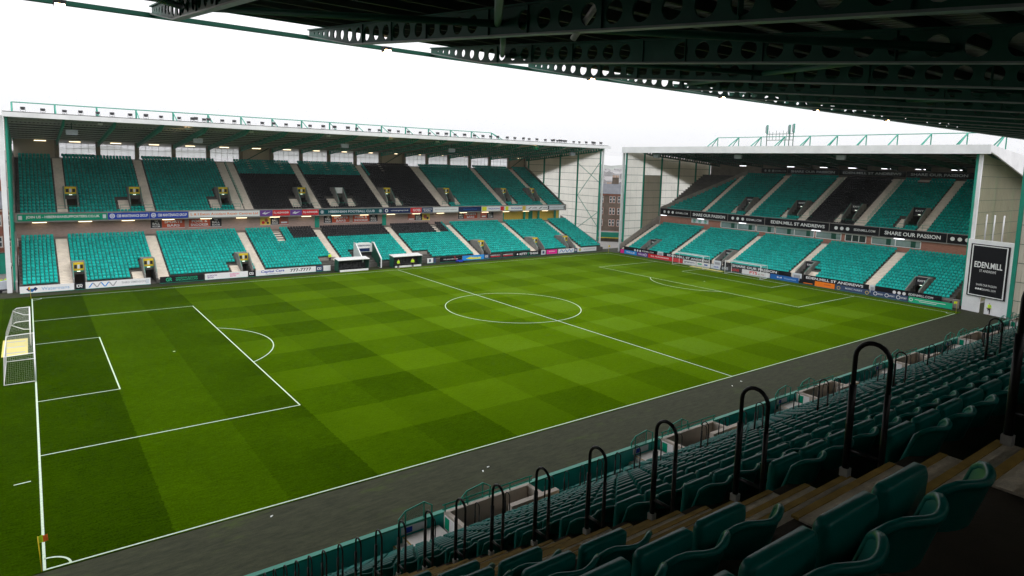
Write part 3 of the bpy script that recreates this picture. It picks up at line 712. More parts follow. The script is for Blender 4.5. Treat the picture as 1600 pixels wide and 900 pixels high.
e_top = lambda y: zr(y) - 0.13; e_bot = lambda y: max(zr(y) - 0.95, 22.65 - 0.092 * (y - 76.5)) if y > 76.5 else zr(y) - 0.13 - 0.85 * max(0.12, (y - 72.8) / 3.7)
holes = []
y = 75.2
while y < 102.5:
    zc = (e_top(y) + e_bot(y)) / 2; holes.append((y, zc, 0.30 * (e_top(y) - e_bot(y)), 0.86)); y += 0.86
wb = cell_beam(73.1, 103.3, e_top, e_bot, holes, 0.06, 0.3, 0.04).mesh('roof_beam')
fb = flange([(73.1, e_bot(73.1)), (76.5, e_bot(76.5)), (103.3, e_bot(103.3))], 0.26, 0.05, False).mesh('beam_flange')
for x in [EX0 + 0.2] + COLX:
    o = link('roof_beam', wb, 'steel_green', er, loc=(x, 0, 0)); link('flange', fb, 'steel_green', o)
pm = MB().box(EX0, EX1 + 0.5, -0.06, 0.06, -0.1, 0.1).mesh('purlin')
for i in range(11):
    y = 74.0 + 2.8 * i; link('purlin', pm, 'steel_green' if i == 3 else ('galvanised' if i < 3 else 'purlin'), er, loc=(0, y, zr(y) - 0.115))
mt = MB(); mt.tube((0, 102.8, 20.9), (0, 102.8, 27.1), 0.15, 6); mt.tube((0, 102.8, 27.05), (0, 92.5, zr(92.5) + 0.25), 0.09, 6); mt = mt.mesh('mast')
for i, x in enumerate([EX0 + 0.5] + COLX[:16]): link('mast', mt, 'steel_green', er, loc=(x, 0, 0))
tr_ = MB(); tr_.tube((EX0 + 0.5, 102.8, 27.1), (COLX[15], 102.8, 27.1), 0.085, 6); tr_.tube((COLX[15], 102.8, 27.1), (COLX[17], 102.8, 22.0), 0.09, 6)
tr_.build('mast_rail', 'steel_green', er)
# ends
e_ztop = lambda y: zr(y) - 0.35
br_ = [((74.9, 22.8), (82.6, 18.0)), ((82.6, 18.0), (74.9, 16.0)), ((74.9, 16.0), (82.6, 11.0)), ((82.6, 11.0), (74.9, 8.0)), ((74.9, 8.0), (82.6, 3.6))]
gable(east, EX1, 1, [74.9, 82.6, 89.1, 95.3, 101.8], e_ztop, 4, 1.76, lambda y, z: 'clear_sheet', zlow=lambda y: 0 if y < 88 else 8, brace=[((74.9, 20.5), (82.6, 12.0)), ((82.6, 20.0), (74.9, 15.5)), ((82.6, 12.5), (74.9, 5.0)), ((74.9, 8.8), (82.6, 4.0))])
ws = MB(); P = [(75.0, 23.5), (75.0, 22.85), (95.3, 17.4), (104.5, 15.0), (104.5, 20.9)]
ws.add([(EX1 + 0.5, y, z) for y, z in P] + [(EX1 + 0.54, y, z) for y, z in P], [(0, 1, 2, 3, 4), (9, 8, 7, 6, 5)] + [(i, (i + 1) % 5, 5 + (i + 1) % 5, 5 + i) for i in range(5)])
ws.build('end_shade_sheet', 'dim_sheet', east)  # outer sheet added to block light and darken the panels behind
MB().box(EX1 + 0.12, EX1 + 0.45, 74.3, 74.62, -0.1, 23.4).build('corner_trim', 'white_sheet', east)
gable(east, EX0, -1, [74.6, 82.6, 89.1, 95.3, 101.8], e_ztop, 2, 3.52, lambda y, z: 'dim_sheet', post_w=0.9)
MB().box(EX0 - 0.75, EX0 - 0.2, 73.7, 74.3, -0.1, 23.6).build('corner_trim', 'white_sheet', east)
# stepped end walls beside the seating
for x in (EX0 + 0.3, EX1 - 0.28):
    MB().prism_x([(73.7, 0), (88.0, 0), (88.0, 6.9), (73.7, 1.4)], x - 0.12, x + 0.12).build('end_wall', 'concrete_grey', east)
    MB().prism_x([(86.9, 8.4), (102.9, 8.4), (102.9, 19.0), (86.9, 9.9)], x - 0.12, x + 0.12).build('end_wall', 'concrete_grey', east)
for v in eu_vom: rails(east, v[0] - 1.6, v[1] + 1.6, EU.d0 + 1.5, EU.tz(1) + 0.02, 0.95)
# seats: too small to pick apart singly at this distance
def e_black_u(x, r): return (31.6 < x < 73.4 and r < 14) or (61.0 < x < 73.4)
def e_black_l(x, r): return (37.2 < x < 71.5 and r >= 11) and not (36.9 < x < 38.6)
su = EU.seats(keep=lambda x, r: not (35.2 < x < 37.0 and r > 30))
sl_ = EL.seats(keep=lambda x, r: not ((35.6 < x < 37.2 and r >= 10) or (47.0 < x < 51.2 and r < 5) or (40.8 < x < 44 and r < 3) or (59.0 < x < 62.4 and r < 3) or (68.6 < x < 69.9 and r >= 11)))
def split(L, black):
    g = [(x, y, z) for x, y, z, r in L if not black(x, r)]; k_ = [(x, y, z) for x, y, z, r in L if black(x, r)]; return g, k_
gu, ku = split(su, e_black_u); gl_, kl = split(sl_, e_black_l)
tag(mass('seating', FAR_T, gu + gl_, 'seat_green'), 'rows of green tip-up seats filling both tiers of the far touchline stand', 'seating', kind='stuff')
tag(mass('seating', FAR_T, ku + kl, 'seat_black'), 'block of black seats in the middle of the far touchline stand', 'seating', kind='stuff')
tag(mass('seating', FAR_T, [(x, 103.0, 18.0) for i in (0, 2, 12, 14) for x in np.arange(COLX[i] + 0.8, COLX[i + 1] - 0.6, 0.5)], 'seat_green'), 'short rows of green seats against the high back windows', 'seating', kind='stuff')
for x in (35.6, ): pass
MB().box(35.75, 37.05, EL.d0 + 10 * 0.8 + 0.01, EL.d0 + 11 * 0.8 - 0.01, EL.tz(10) + 0.004, EL.tz(10) + 0.02).build('aisle_landing', 'step_cream', east)
for xs0 in (36.0, 39.2, 42.2, 48.5, 51.8, 55.4, 58.0, 64.6):     # little stairs of the press seats at the top
    pm_ = MB()
    for r in range(15, 19): pm_.box(xs0 - 0.25, xs0 + 0.25, EU.d0 + r * 0.8 + 0.2, EU.d0 + r * 0.8 + 0.75, EU.tz(r) + 0.85, EU.tz(r) + 0.92)
    pm_.build('press_desk', 'step_cream', east)

# ------------------------------------------------------------------ end grandstand behind the right-hand goal (local x = -world y, local y = world x)
SA = -math.pi / 2
south = empty('grandstand', rotz=SA); tag(south, 'two-tier grandstand behind the right-hand goal with black banners along its balcony', 'grandstand', 'green and white grandstands')
SX0, SX1 = -69.0, 0.5
s_la = [(-67.3, 1.3), (-54.0, 1.3), (-40.6, 1.3), (-27.2, 1.3), (-14.0, 1.5)]
s_lv = [(-62.3, -60.5, 0, 4, 2), (-42.9, -41.4, 0, 4, 2), (-26.2, -24.7, 0, 4, 2), (-8.2, -6.5, 0, 4, 2)]
s_ua = [(-57.0, 1.2), (-46.0, 1.3), (-33.9, 1.6), (-22.8, 2.0), (-12.4, 1.4)]
s_uv = [(-48.9, -47.1, 2, 6, 2), (-37.2, -35.2, 2, 6, 2), (-26.3, -24.4, 2, 6, 2), (-15.4, -13.4, 2, 6, 2)]
SL = Tier(SX0 + 0.4, SX1 - 2.6, 109.25, 0.95, 0.80, 0.36, 15, 0.0, s_la, s_lv, side=[(-44.3, -43.1, 0, 4), (-24.5, -23.0, 0, 3)])
SU = Tier(SX0 + 0.4, SX1 - 2.6, 122.7, 9.35, 0.80, 0.46, 20, 8.2, s_ua, s_uv, side=[(-50.3, -49.1, 1, 5), (-38.6, -37.4, 1, 5), (-27.7, -26.5, 1, 5), (-16.8, -15.6, 1, 5)])
SL.build(south); SU.build(south)
MB().box(SX0 + 0.4, SX1 - 2.6, 121.26, 123.0, 5.0, SL.tz(14) - 0.004).build('lower_walkway', 'concrete', south)
for v in s_lv + s_uv: vomitory(south, SL if v in s_lv else SU, v, 'ink_char', 'EXIT')
MB().box(SX0 + 0.3, SX1 - 2.5, 122.35, 122.65, 8.15, 9.95).build('balcony_front', 'concrete_grey', south)
sbw = MB().box(SX0 + 0.3, SX1 - 2.5, 122.75, 123.1, 5.9, 8.18).build('back_wall', 'brick_pink', south)
for x0, x1, kk in ((-51.6, -43.2, 2), (-42.9, -38.9, 1), (-38.6, -30.6, 2), (-30.2, -25.4, 1), (-24.6, -20.9, 3), (-19.9, -11.9, 2)):
    fr = MB(); fr.box(x0, x1, 122.66, 122.74, 8.02, 8.12); fr.box(x0, x1, 122.66, 122.74, 6.78, 6.88)
    for j in range(kk + 1): x = x0 + (x1 - x0) * j / kk; fr.box(x - 0.06, x + 0.06, 122.66, 122.74, 6.88, 8.02)
    f_ = fr.build('window_frame', 'white_paint', sbw)
    for j in range(kk):
        a, b = x0 + (x1 - x0) * j / kk + 0.065, x0 + (x1 - x0) * (j + 1) / kk - 0.065
        MB().box(a, b, 122.70, 122.735, 6.885, 8.015).build('pane', 'dark_glass' if (kk == 3) else 'pale_glass', f_)
        if kk < 3: MB().box(a + (b - a) * 0.62, a + (b - a) * 0.82, 122.69, 122.698, 6.885, 8.0).build('blind', 'steel_dark_green', f_)
cp = MB().box(-59.5, -54.9, 122.70, 122.74, 7.15, 8.1).build('crest_panel', 'ink_pale', sbw)
for i in range(3):
    disc(cp, 'crest', -58.7 + 1.5 * i, 7.63, 0.42, 122.694, 'ink_green', r_in=0.30); disc(cp, 'crest', -58.7 + 1.5 * i, 7.63, 0.20, 122.694, 'ink_green')
# cut corner of the upper tier: sloping wall
cw = MB()
a0, a1 = (-68.3, 122.7), (-56.6, 139.0)
def wall_pt(t, z): return (a0[0] + (a1[0] - a0[0]) * t, a0[1] + (a1[1] - a0[1]) * t, z)
P = [wall_pt(0, 8.3), wall_pt(1, 8.3), wall_pt(1, 19.3), wall_pt(0, 10.2)]
cw.add(P + [(x - 0.3, y, z) for x, y, z in P], [(0, 1, 2, 3), (7, 6, 5, 4), (3, 2, 6, 7), (0, 3, 7, 4), (1, 5, 6, 2)])
cw.build('corner_wall', 'concrete', south)
s_keep = lambda x, r: (x - a0[0]) > (a1[0] - a0[0]) * ((122.7 + r * 0.8 - a0[1]) / (a1[1] - a0[1])) + 0.9 and not (-19.4 < x < -17.0 and r > 17)
ssu = SU.seats(keep=s_keep); ssl = SL.seats()
s_black = lambda x, r: -33.2 < x < -23.8
g1, k1 = split(ssu, s_black)
o = mass('seating', FAR_T, g1 + [(x, y, z) for x, y, z, r in ssl], 'seat_green'); o.rotation_euler[2] = SA
tag(o, 'rows of green tip-up seats filling both tiers of the stand behind the right-hand goal', 'seating', kind='stuff')
o = mass('seating', FAR_T, k1, 'seat_black'); o.rotation_euler[2] = SA
tag(o, 'block of black seats between two aisles in the upper tier behind the right-hand goal', 'seating', kind='stuff')
# roof
sr = MB().box(SX0 - 0.35, SX1 + 0.3, 109.2, 109.5, 22.55, 23.85).build('roof_edge', 'white_sheet', south)
szr = lambda y: 23.5 - 0.075 * (y - 109.5)
ribbed(SX0 - 0.3, SX1 + 0.2, [(109.5, szr(109.5)), (142, szr(142))], 0.5, 0.1).build('roof_deck', 'deck_grey', sr)
MB().add([(SX0 - 0.3, 109.5, szr(109.5) + 0.2), (SX1 + 0.2, 109.5, szr(109.5) + 0.2), (SX1 + 0.2, 142, szr(142) + 0.2), (SX0 - 0.3, 142, szr(142) + 0.2)], [(0, 1, 2, 3)]).build('roof_top', 'deck_grey', sr)
s_top = lambda y: szr(y) - 0.12; s_bot = lambda y: szr(y) - 0.12 - min(0.85, 0.2 + 0.12 * (y - 109.5))
holes = []; y = 112.5
while y < 140.5: holes.append((y, (s_top(y) + s_bot(y)) / 2, 0.28 * (s_top(y) - s_bot(y)), 0.9)); y += 0.9
wb2 = cell_beam(109.6, 141, s_top, s_bot, holes, 0.06, 0.3, 0.04).mesh('roof_beam'); fb2 = flange([(109.6, s_bot(109.6)), (115, s_bot(115)), (141, s_bot(141))], 0.26, 0.05, False).mesh('beam_flange')
SCOL = [-65.9 + 5.95 * i for i in range(12)]
for x in SCOL: o = link('roof_beam', wb2, 'steel_dark_green', sr, loc=(x, 0, 0)); link('flange', fb2, 'steel_dark_green', o)
pm = MB().box(SX0, SX1, -0.06, 0.06, -0.1, 0.1).mesh('purlin')
for i in range(11): y = 110.5 + 3.0 * i; link('purlin', pm, 'purlin', sr, loc=(0, y, szr(y) - 0.115))
for i, x in enumerate(SCOL[:-1]):
    mt = MB(); mt.tube((x, 139.5, 21.3), (x, 139.5, 27.3), 0.10, 6)
    mt.tube((x, 139.5, 27.3), (x + 0.4, 130.0, szr(130) + 0.2), 0.13, 6); mt.tube((x, 139.5, 27.3), (x - 4.4, 139.5, 21.6), 0.11, 6)
    mt.build('roof_frame', 'steel_green', sr)
MB().tube((SCOL[0], 139.5, 27.3), (SCOL[10], 139.5, 27.3), 0.08, 6).build('frame_rail', 'steel_green', sr)
MB().box(SX0 + 0.4, SX1 - 2, 141.2, 141.5, 8, 21.2).build('rear_wall', 'column_stone', south)
MB().box(SX0 + 12, SX1 - 3, 139.0, 141.2, 18.0, 18.5).build('rear_walkway', 'step_cream', south)
s_ztop = lambda y: szr(y) - 0.35
gable(south, SX0, -1, [110.4, 116.4, 122.6, 129.0, 135.5, 141.0], s_ztop, 3, 1.76, lambda y, z: ('tan_sheet' if 117 < y < 122.6 and 6.0 < z < 17.8 else 'clear_sheet'), zlow=lambda y: 0 if y < 122 else 8)
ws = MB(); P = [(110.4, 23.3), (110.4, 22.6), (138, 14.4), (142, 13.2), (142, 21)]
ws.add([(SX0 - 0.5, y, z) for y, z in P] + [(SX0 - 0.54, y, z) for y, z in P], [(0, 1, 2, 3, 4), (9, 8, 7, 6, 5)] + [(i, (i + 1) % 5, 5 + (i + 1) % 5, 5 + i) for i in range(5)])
ws.build('end_shade_sheet', 'dim_sheet', south)  # second added outer sheet, shading the upper gable panels behind it
MB().box(SX0 - 0.45, SX0 - 0.14, 109.6, 110.2, -0.1, 22.5).build('corner_trim', 'white_sheet', south)
MB().prism_x([(109.5, 0), (122.4, 0), (122.4, 8.1), (109.5, 1.9)], SX0 + 0.25, SX0 + 0.5).build('end_wall', 'concrete', south)
gable(south, SX1 - 1.6, 1, [111.2, 119, 127, 135, 141.0], s_ztop, 3, 1.76, lambda y, z: 'olive_sheet', post_w=0.6)
# raking white cladding outside the near end
rk = MB(); P = [(109.3, 23.85), (109.3, 22.9), (112.5, 22.3), (134.5, 17.4), (142, 15.5), (142, 21.4)]
kq = len(P)
rk.add([(SX1 + 0.0, y, z) for y, z in P] + [(SX1 + 0.25, y, z) for y, z in P], [tuple(range(kq)), tuple(range(2 * kq - 1, kq - 1, -1))] + [(i, (i + 1) % kq, kq + (i + 1) % kq, kq + i) for i in range(kq)])
rk.build('raking_fascia', 'white_sheet', south)
MB().box(SX1 - 1.3, SX1 - 0.9, 110.3, 110.75, -0.1, 22.5).build('corner_trim', 'white_sheet', south)
for v in s_uv: rails(south, v[0] - 1.2, v[1] + 3.0, SU.d0 + 1.5, SU.tz(1) + 0.02, 0.95)
for x in (-33.2, -22.0):
    hr = MB()
    for r in range(3, 19):
        d = SU.d0 + r * 0.8; hr.path([(x, d + 0.1, SU.tz(r)), (x, d + 0.1, SU.tz(r) + 0.85), (x, d + 0.45, SU.tz(r) + 0.95), (x, d + 0.45, SU.tz(r))], 0.03, 5)
    hr.build('aisle_rail', 'steel_green', south)
hr = MB()
for x in (31.75, 75.1):
    for r in range(3, 19):
        d = EU.d0 + r * 0.8; hr.path([(x, d + 0.1, EU.tz(r)), (x, d + 0.1, EU.tz(r) + 0.85), (x, d + 0.45, EU.tz(r) + 0.95), (x, d + 0.45, EU.tz(r))], 0.03, 5)
hr.build('aisle_rail', 'steel_green', east)

# ------------------------------------------------------------------ near grandstand: steep upper tier around the camera, deep dark roof
west = empty('grandstand', (0, -15.3, 0)); tag(west, 'near grandstand with dark roof of perforated beams over steep rows of seats', 'grandstand', 'green and white grandstands')
WO = Vector((0, 15.3, 0))          # children are given in world coordinates minus the root's place
def wbuild(mb, name, mat, parent=None, smooth=False):
    o = mb.build(name, mat, parent or west, smooth)
    if (parent or west) is west: o.location = WO
    return o
WD, WH = 0.85, 0.572
wy = lambda k: -32.69 + WD * k      # front edge of tread k (k grows towards the pitch)
wz = lambda k: 17.06 - WH * k
WK0, WK1 = -4, 20
WX0, WX1 = -9.0, 107.5
AISLE = [(4.13 + 11.4 * i) for i in range(-1, 9)]; AW = 1.22      # aisle centres
VOM = [(11.5 + 11.55 * i, 15.3 + 11.55 * i) for i in range(0, 8)]  # tunnel mouths at the foot of the tier
tm = MB()
P = [(wy(WK1), wz(WK1) - 0.7)]
for k in range(WK1, WK0 - 1, -1): P += [(wy(k), wz(k)), (wy(k) - WD, wz(k))]
P += [(wy(WK0) - WD, wz(WK0) - 0.7)]
tm.prism_x(P[::-1], WX0, WX1)
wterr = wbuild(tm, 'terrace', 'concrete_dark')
lt = MB(); P = [(-7.0, 0.0)]
for r in range(9): P += [(-7.0 - r * 0.8, 0.9 + 0.3 * r), (-7.8 - r * 0.8, 0.9 + 0.3 * r)]
P += [(-14.2, 0.0)]
lt.prism_x(P[::-1], WX0, WX1); wbuild(lt, 'lower_terrace', 'concrete_grey')
wbuild(MB().box(WX0, WX1, -16.0, -15.75, 0, wz(WK1) - 0.71), 'lower_wall', 'concrete_grey')
bwl = MB().box(WX0, WX1, -37.0, -36.7, 8, 20.85); wbuild(bwl, 'rear_wall', 'concrete_dark')  # unseen wall behind the rows, top height shaped to control the light
# aisle stairs: every tread and its yellow edge a piece of its own where they can be told apart
tread_me = MB().box(-AW / 2, AW / 2, -0.2825, -0.068, 0.004, 0.0).mesh('tread') if False else None
def stair(ax, objects):
    big = MB(); nos = MB()
    for k in range(WK1, WK0, -1):
        for j in range(3):
            y1 = wy(k) - j * WD / 3; y0 = y1 - WD / 3; z1 = wz(k) + j * WH / 3
            if j == 0: z0, z1 = wz(k) + 0.002, wz(k) + 0.014
            else: z0 = wz(k) + 0.002
            yy1 = y1 + (0.004 if j == 0 else 0.0)
            if objects and k <= 12:
                s_ = wbuild(MB().box(ax - AW / 2, ax + AW / 2, (wy(k) - WD + 0.002), yy1 - 0.034, z0, z1) if j else MB().box(ax - AW / 2, ax + AW / 2, y0, yy1 - 0.034, z0, z1), 'stair_tread', 'step_near')
                e_ = wbuild(MB().box(ax - AW / 2, ax + AW / 2, yy1 - 0.032, yy1 + 0.012, z1 - 0.05 if j else z0, z1 + 0.004), 'stair_nosing', 'nosing_yellow')
            else:
                big.box(ax - AW / 2, ax + AW / 2, y0 if j == 0 else wy(k) - WD + 0.002, yy1 - 0.034, z0, z1); nos.box(ax - AW / 2, ax + AW / 2, yy1 - 0.032, yy1 + 0.012, z1 - 0.05 if j else z0, z1 + 0.004)
    if big.v: tag(wbuild(big, 'aisle_steps', 'step_near'), kind='stuff'); tag(wbuild(nos, 'step_nosings', 'nosing_yellow'), kind='stuff')
for i, ax in enumerate(AISLE): stair(ax, i == 1)
# balcony wall along the front with its teal sheet and rail
fy = wy(WK1)
wbuild(MB().box(WX0, WX1, fy + 0.002, fy + 0.14, wz(WK1) - 0.72, wz(WK1) + 0.92), 'balcony_front', 'teal_panel')
bc = MB().box(WX0, WX1, fy - 0.02, fy + 0.17, wz(WK1) + 0.921, wz(WK1) + 0.985); wbuild(bc, 'balcony_cap', 'steel_green')
# tunnel mouths: concrete side wall, dark end, green rail on top, exit sign
for i, (a, b) in enumerate(VOM):
    y0, y1 = wy(18), fy - 0.25; zt = wz(WK1) + 1.19
    vm = MB(); vm.box(a, b, y1 - 0.16, y1, wz(WK1) + 0.01, zt - 0.02); vm.box(a, a + 0.16, y0, y1 - 0.161, wz(WK1) + 0.01, zt - 0.021); vm.box(b - 0.16, b, y0 + 0.201, y1 - 0.161, wz(WK1) + 0.01, zt - 0.021)
    vm.box(a + 1.9, b + 0.3, y0 - 0.02, y0 + 0.2, wz(18) - 0.3, zt + 0.25)
    v_ = wbuild(vm, 'tunnel_wall', 'tunnel_concrete_lit')
    MB().box(b - 1.9, b - 0.17, y1 + 0.0015 - 0.02 - 0.15, y1 - 0.162, wz(WK1) + 0.1, zt - 0.1) if False else None
    rl = MB()
    for dz in (0.10, 0.26): rl.tube((a - 0.1, y1 - 0.08, zt + dz), (b + 0.1, y1 - 0.08, zt + dz), 0.028, 6)
    for j in range(5): x = a + (b - a) * j / 4; rl.tube((x, y1 - 0.08, zt - 0.02), (x, y1 - 0.08, zt + 0.26), 0.025, 6)
    rl.build('handrail', 'steel_green', v_)
    sg = MB().box(a - 0.03, a - 0.005, y1 - 0.75, y1 - 0.1, zt - 0.62, zt - 0.12).build('exit_sign', 'ink_white', v_)
    MB().box(a - 0.036, a - 0.031, y1 - 0.42, y1 - 0.13, zt - 0.58, zt - 0.16).build('running_figure_panel', 'ink_green', sg)
    # landing with two steps beside it
    la = a - 1.55
    lm_ = MB().box(la, a - 0.12, fy - 1.55, fy - 0.10, wz(WK1) + 0.02, wz(WK1) + 0.62); o = wbuild(lm_, 'landing', 'landing_white')
    for j in range(2): MB().box(la - 0.35 * (j + 1), la - 0.35 * j - 0.01, fy - 1.55, fy - 0.10, wz(WK1) + 0.02, wz(WK1) + 0.42 - 0.20 * j).build('landing_step', 'landing_white', o)
    for j in range(2): MB().box(la - 0.35 * (j + 1) - 0.012, la - 0.35 * (j + 1) + 0.05, fy - 1.55, fy - 0.10, wz(WK1) + 0.421 - 0.20 * j, wz(WK1) + 0.425 - 0.20 * j).build('edge_stripe', 'nosing_yellow', o)
    MB().box(la + 0.0, la + 0.06, fy - 1.55, fy - 0.10, wz(WK1) + 0.622, wz(WK1) + 0.626).build('edge_stripe', 'nosing_yellow', o)
    pp = wbuild(MB().box(la, la + 1.0, fy - 0.018, fy + 0.001, wz(WK1) + 0.64, wz(WK1) + 0.90), 'notice_panel', 'ink_pale')
    MB().box(la + 0.18, la + 0.42, fy - 0.025, fy - 0.019, wz(WK1) + 0.67, wz(WK1) + 0.87).build('notice', 'ink_blue', pp)
# roof: 20 cellular beams, purlins, ribbed deck, edge bar
w_top = lambda y: 24.58 - 0.1045 * (-5.8 - y)
def w_bot(y):
    if y > -10.5: t = (y + 10.5) / 4.6; return 23.42 * (1 - t) + 24.36 * t
    return 23.42 - 0.106 * (-10.5 - y)
holes = []
y = -6.55; pw = 0.46
while y > -36.0:
    dep = w_top(y) - w_bot(y)
    if not (-21.0 < y < -19.6):
        rad = min(0.255, dep * 0.5 - 0.075) * (0.95 if y > -10 else 1.0)
        if rad > 0.05: holes.append((y, (w_top(y) + w_bot(y)) / 2, rad, min(pw, 0.78)))
    nxt = min(0.78, pw + 0.055); y -= (pw + nxt) / 2; pw = nxt
holes = holes[::-1]
wbm = cell_beam(-36.6, -5.9, w_top, w_bot, holes, 0.05, 0.3, 0.04).mesh('roof_beam')
wfl = flange([(-36.6, w_bot(-36.6)), (-10.5, w_bot(-10.5)), (-5.9, w_bot(-5.9))], 0.24, 0.045, False).mesh('flange')
wft = flange([(-36.6, w_top(-36.6)), (-5.9, w_top(-5.9))], 0.24, 0.045, True).mesh('flange')
STY = (-11.55, -13.9, -16.3, -19.7, -21.4, -24.0, -27.4, -30.2)
stm = MB().box(-0.075, 0.075, -0.012, 0.012, 0.01, 0.70).mesh('stiffener')
wdz = lambda y: w_top(y) + 0.36
wroof = wbuild(ribbed(WX0 - 0.5, WX1 + 1.0, [(-7.9, wdz(-7.9)), (-22, wdz(-22)), (-37.2, wdz(-37.2))], 0.32, 0.06), 'roof_deck', 'deck_near')
tp_ = MB().add([(WX0 - 0.5, -7.9, wdz(-7.9) + 0.12), (WX1 + 1, -7.9, wdz(-7.9) + 0.12), (WX1 + 1, -37.2, wdz(-37.2) + 0.12), (WX0 - 0.5, -37.2, wdz(-37.2) + 0.12)], [(0, 1, 2, 3)])
tp_.build('roof_top', 'deck_grey', wroof)
BX = [4.25 + 6.09 * i for i in range(-3, 18)]
for x in BX:
    o = link('roof_beam', wbm, 'steel_dark_green', wroof, loc=(x, 0, 0)); link('flange', wfl, 'steel_flange', o); link('flange', wft, 'steel_dark_green', o); [link('stiffener', stm, 'steel_dark_green', o, loc=(0, y, w_bot(y))) for y in STY]
pm = MB().box(WX0 - 0.4, WX1 + 0.8, -0.04, 0.04, -0.145, 0.145).mesh('purlin')
for i in range(18):
    y = -8.4 - 1.62 * i; link('purlin', pm, 'purlin', wroof, loc=(0, y, w_top(y) + 0.205))
MB().box(WX0 - 0.5, WX1 + 1, -6.05, -5.85, 24.18, 24.34).build('edge_bar', 'steel_dark_green', wroof)
MB().box(WX0 - 0.5, WX1 + 1, -8.0, -7.88, wdz(-8) - 0.32, wdz(-8) + 0.14).build('deck_edge', 'steel_dark_green', wroof)
# tube bracing between the beams
for i in range(len(BX) - 1):
    x0, x1 = BX[i], BX[i + 1]
    for ya, yb in ((-20.2, -12.0), (-20.2, -28.6)) if i % 2 == 0 else ((-12.0, -20.2), (-28.6, -20.2)):
        MB().tube((x0 + 0.1, ya, w_bot(ya) + 0.28), (x1 - 0.1, yb, w_bot(yb) + 0.28), 0.10, 8).build('brace_tube', 'steel_dark_green', wroof, True)
MB().tube((10.4, -24.6, 23.3), (10.47, -22.9, 21.95), 0.075, 10).build('hanging_pipe', 'galvanised', wroof, True)
lw_ = MB().box(WX0 - 0.4, WX0 - 0.15, -36.7, -15.9, 0, 20.5); lw_.prism_x([(-36.7, 20.501), (-15.9, 20.501), (-15.9, 23.6), (-36.7, 21.4)], WX0 - 0.4, WX0 - 0.15); wbuild(lw_, 'end_wall', 'concrete_dark')  # unseen solid wall added to block light from the left
# end wall of the near stand at the far right
gable(west, WX1 + 0.6, 1, [-36.5 + 15.3, -30 + 15.3, -22 + 15.3, -14 + 15.3, -5.4 + 15.3], lambda y: min(w_top(y - 15.3), 24.0), 3, 2.6, lambda y, z: 'dim_sheet', post_w=0.5, zlow=lambda y: 0)

# ------------------------------------------------------------------ near seats
def rounded(hw, z0, z1, rad, n=4):
    P = []
    for cx, cz, a0 in ((hw - rad, z0 + rad, -90), (hw - rad, z1 - rad, 0), (-hw + rad, z1 - rad, 90), (-hw + rad, z0 + rad, 180)):
        for i in range(n + 1):
            a = math.radians(a0 + 90 * i / n); P.append((cx + rad * math.cos(a), cz + rad * math.sin(a)))
    return P
def shell_y(u, v): return 0.105 * (1 - u * u) - 0.065 + 0.12 * v        # y of the backrest surface (faces -y, curved like a bucket)
def make_back():
    mb = MB(); hw = 0.222; nu, nv = 12, 5; z0 = 0.36
    def pt(u, v, off):
        zt = 0.79 - 0.06 * max(0, abs(u) - 0.55) ** 2 / 0.2 - 0.016 * (1 - abs(u))
        return (u * hw, shell_y(u, v) + off, z0 + (zt - z0) * v)
    V = [pt(-1 + 2 * i / nu, j / nv, off) for off in (0, 0.026) for j in range(nv + 1) for i in range(nu + 1)]
    g = lambda L, j, i: L * (nu + 1) * (nv + 1) + j * (nu + 1) + i; F = []
    for j in range(nv):
        for i in range(nu): F += [(g(0, j, i), g(0, j, i + 1), g(0, j + 1, i + 1), g(0, j + 1, i)), (g(1, j, i + 1), g(1, j, i), g(1, j + 1, i), g(1, j + 1, i + 1))]
    for i in range(nu): F.append((g(0, 0, i + 1), g(0, 0, i), g(1, 0, i), g(1, 0, i + 1)))
    mb.add(V, F)
    rim = [pt(-1, j / nv, 0.013) for j in range(nv)] + [pt(-1 + 2 * i / nu, 1, 0.013) for i in range(nu + 1)] + [pt(1, 1 - j / nv, 0.013) for j in range(1, nv + 1)]
    mb.path(rim, 0.019, 7)
    return mb.mesh('backrest')
def make_pan():
    mb = MB(); rings = []
    for y, shr in ((-0.175, 0.02), (-0.16, 0.0), (-0.115, 0.0), (-0.10, 0.018)):
        P = rounded(0.20 - shr, 0.30 + shr, 0.685 - shr, 0.035)
        rings.append([(x, y + 0.05 * (z - 0.38), z) for x, z in P])
    k = len(rings[0]); V = [p for r in rings for p in r]; F = [tuple(range(k)), tuple(range(3 * k, 4 * k))[::-1]]
    for a in range(3):
        for i in range(k): j = (i + 1) % k; F.append((a * k + j, a * k + i, (a + 1) * k + i, (a + 1) * k + j))
    mb.add(V, F); return mb.mesh('seat_pan')
def make_bracket():
    mb = MB()
    for sx_ in (-0.15, 0.15): mb.hexa([(sx_ - 0.02, -0.13, 0.33), (sx_ + 0.02, -0.13, 0.33), (sx_ + 0.02, 0.08, 0.22), (sx_ - 0.02, 0.08, 0.22), (sx_ - 0.02, -0.13, 0.41), (sx_ + 0.02, -0.13, 0.41), (sx_ + 0.02, 0.08, 0.44), (sx_ - 0.02, 0.08, 0.44)])
    mb.box(-0.22, 0.22, -0.05, -0.01, 0.36, 0.40)
    return mb.mesh('bracket')
BACK, PAN, BRK = make_back(), make_pan(), make_bracket()
for me in (BACK, PAN): me.polygons.foreach_set('use_smooth', [True] * len(me.polygons))
for me in (BACK, PAN): me.materials.append(M['seat_green_shaded'])
BRK.materials.append(M['black_steel'])
NEAR_T = near_low_template()
Minv = cam.matrix_world
bpy.context.view_layer.update()
Minv = cam.matrix_world.inverted()
def frame_pos(p):
    q = Minv @ Vector(p)
    if q.z > -0.1: return None
    return (0.5 - cd.shift_x + q.x / -q.z * 1012.93 / 1600, 0.5 + (q.y / -q.z * 1012.93 / 1600 - cd.shift_y) * 1600 / 900)
PITCH = 0.462
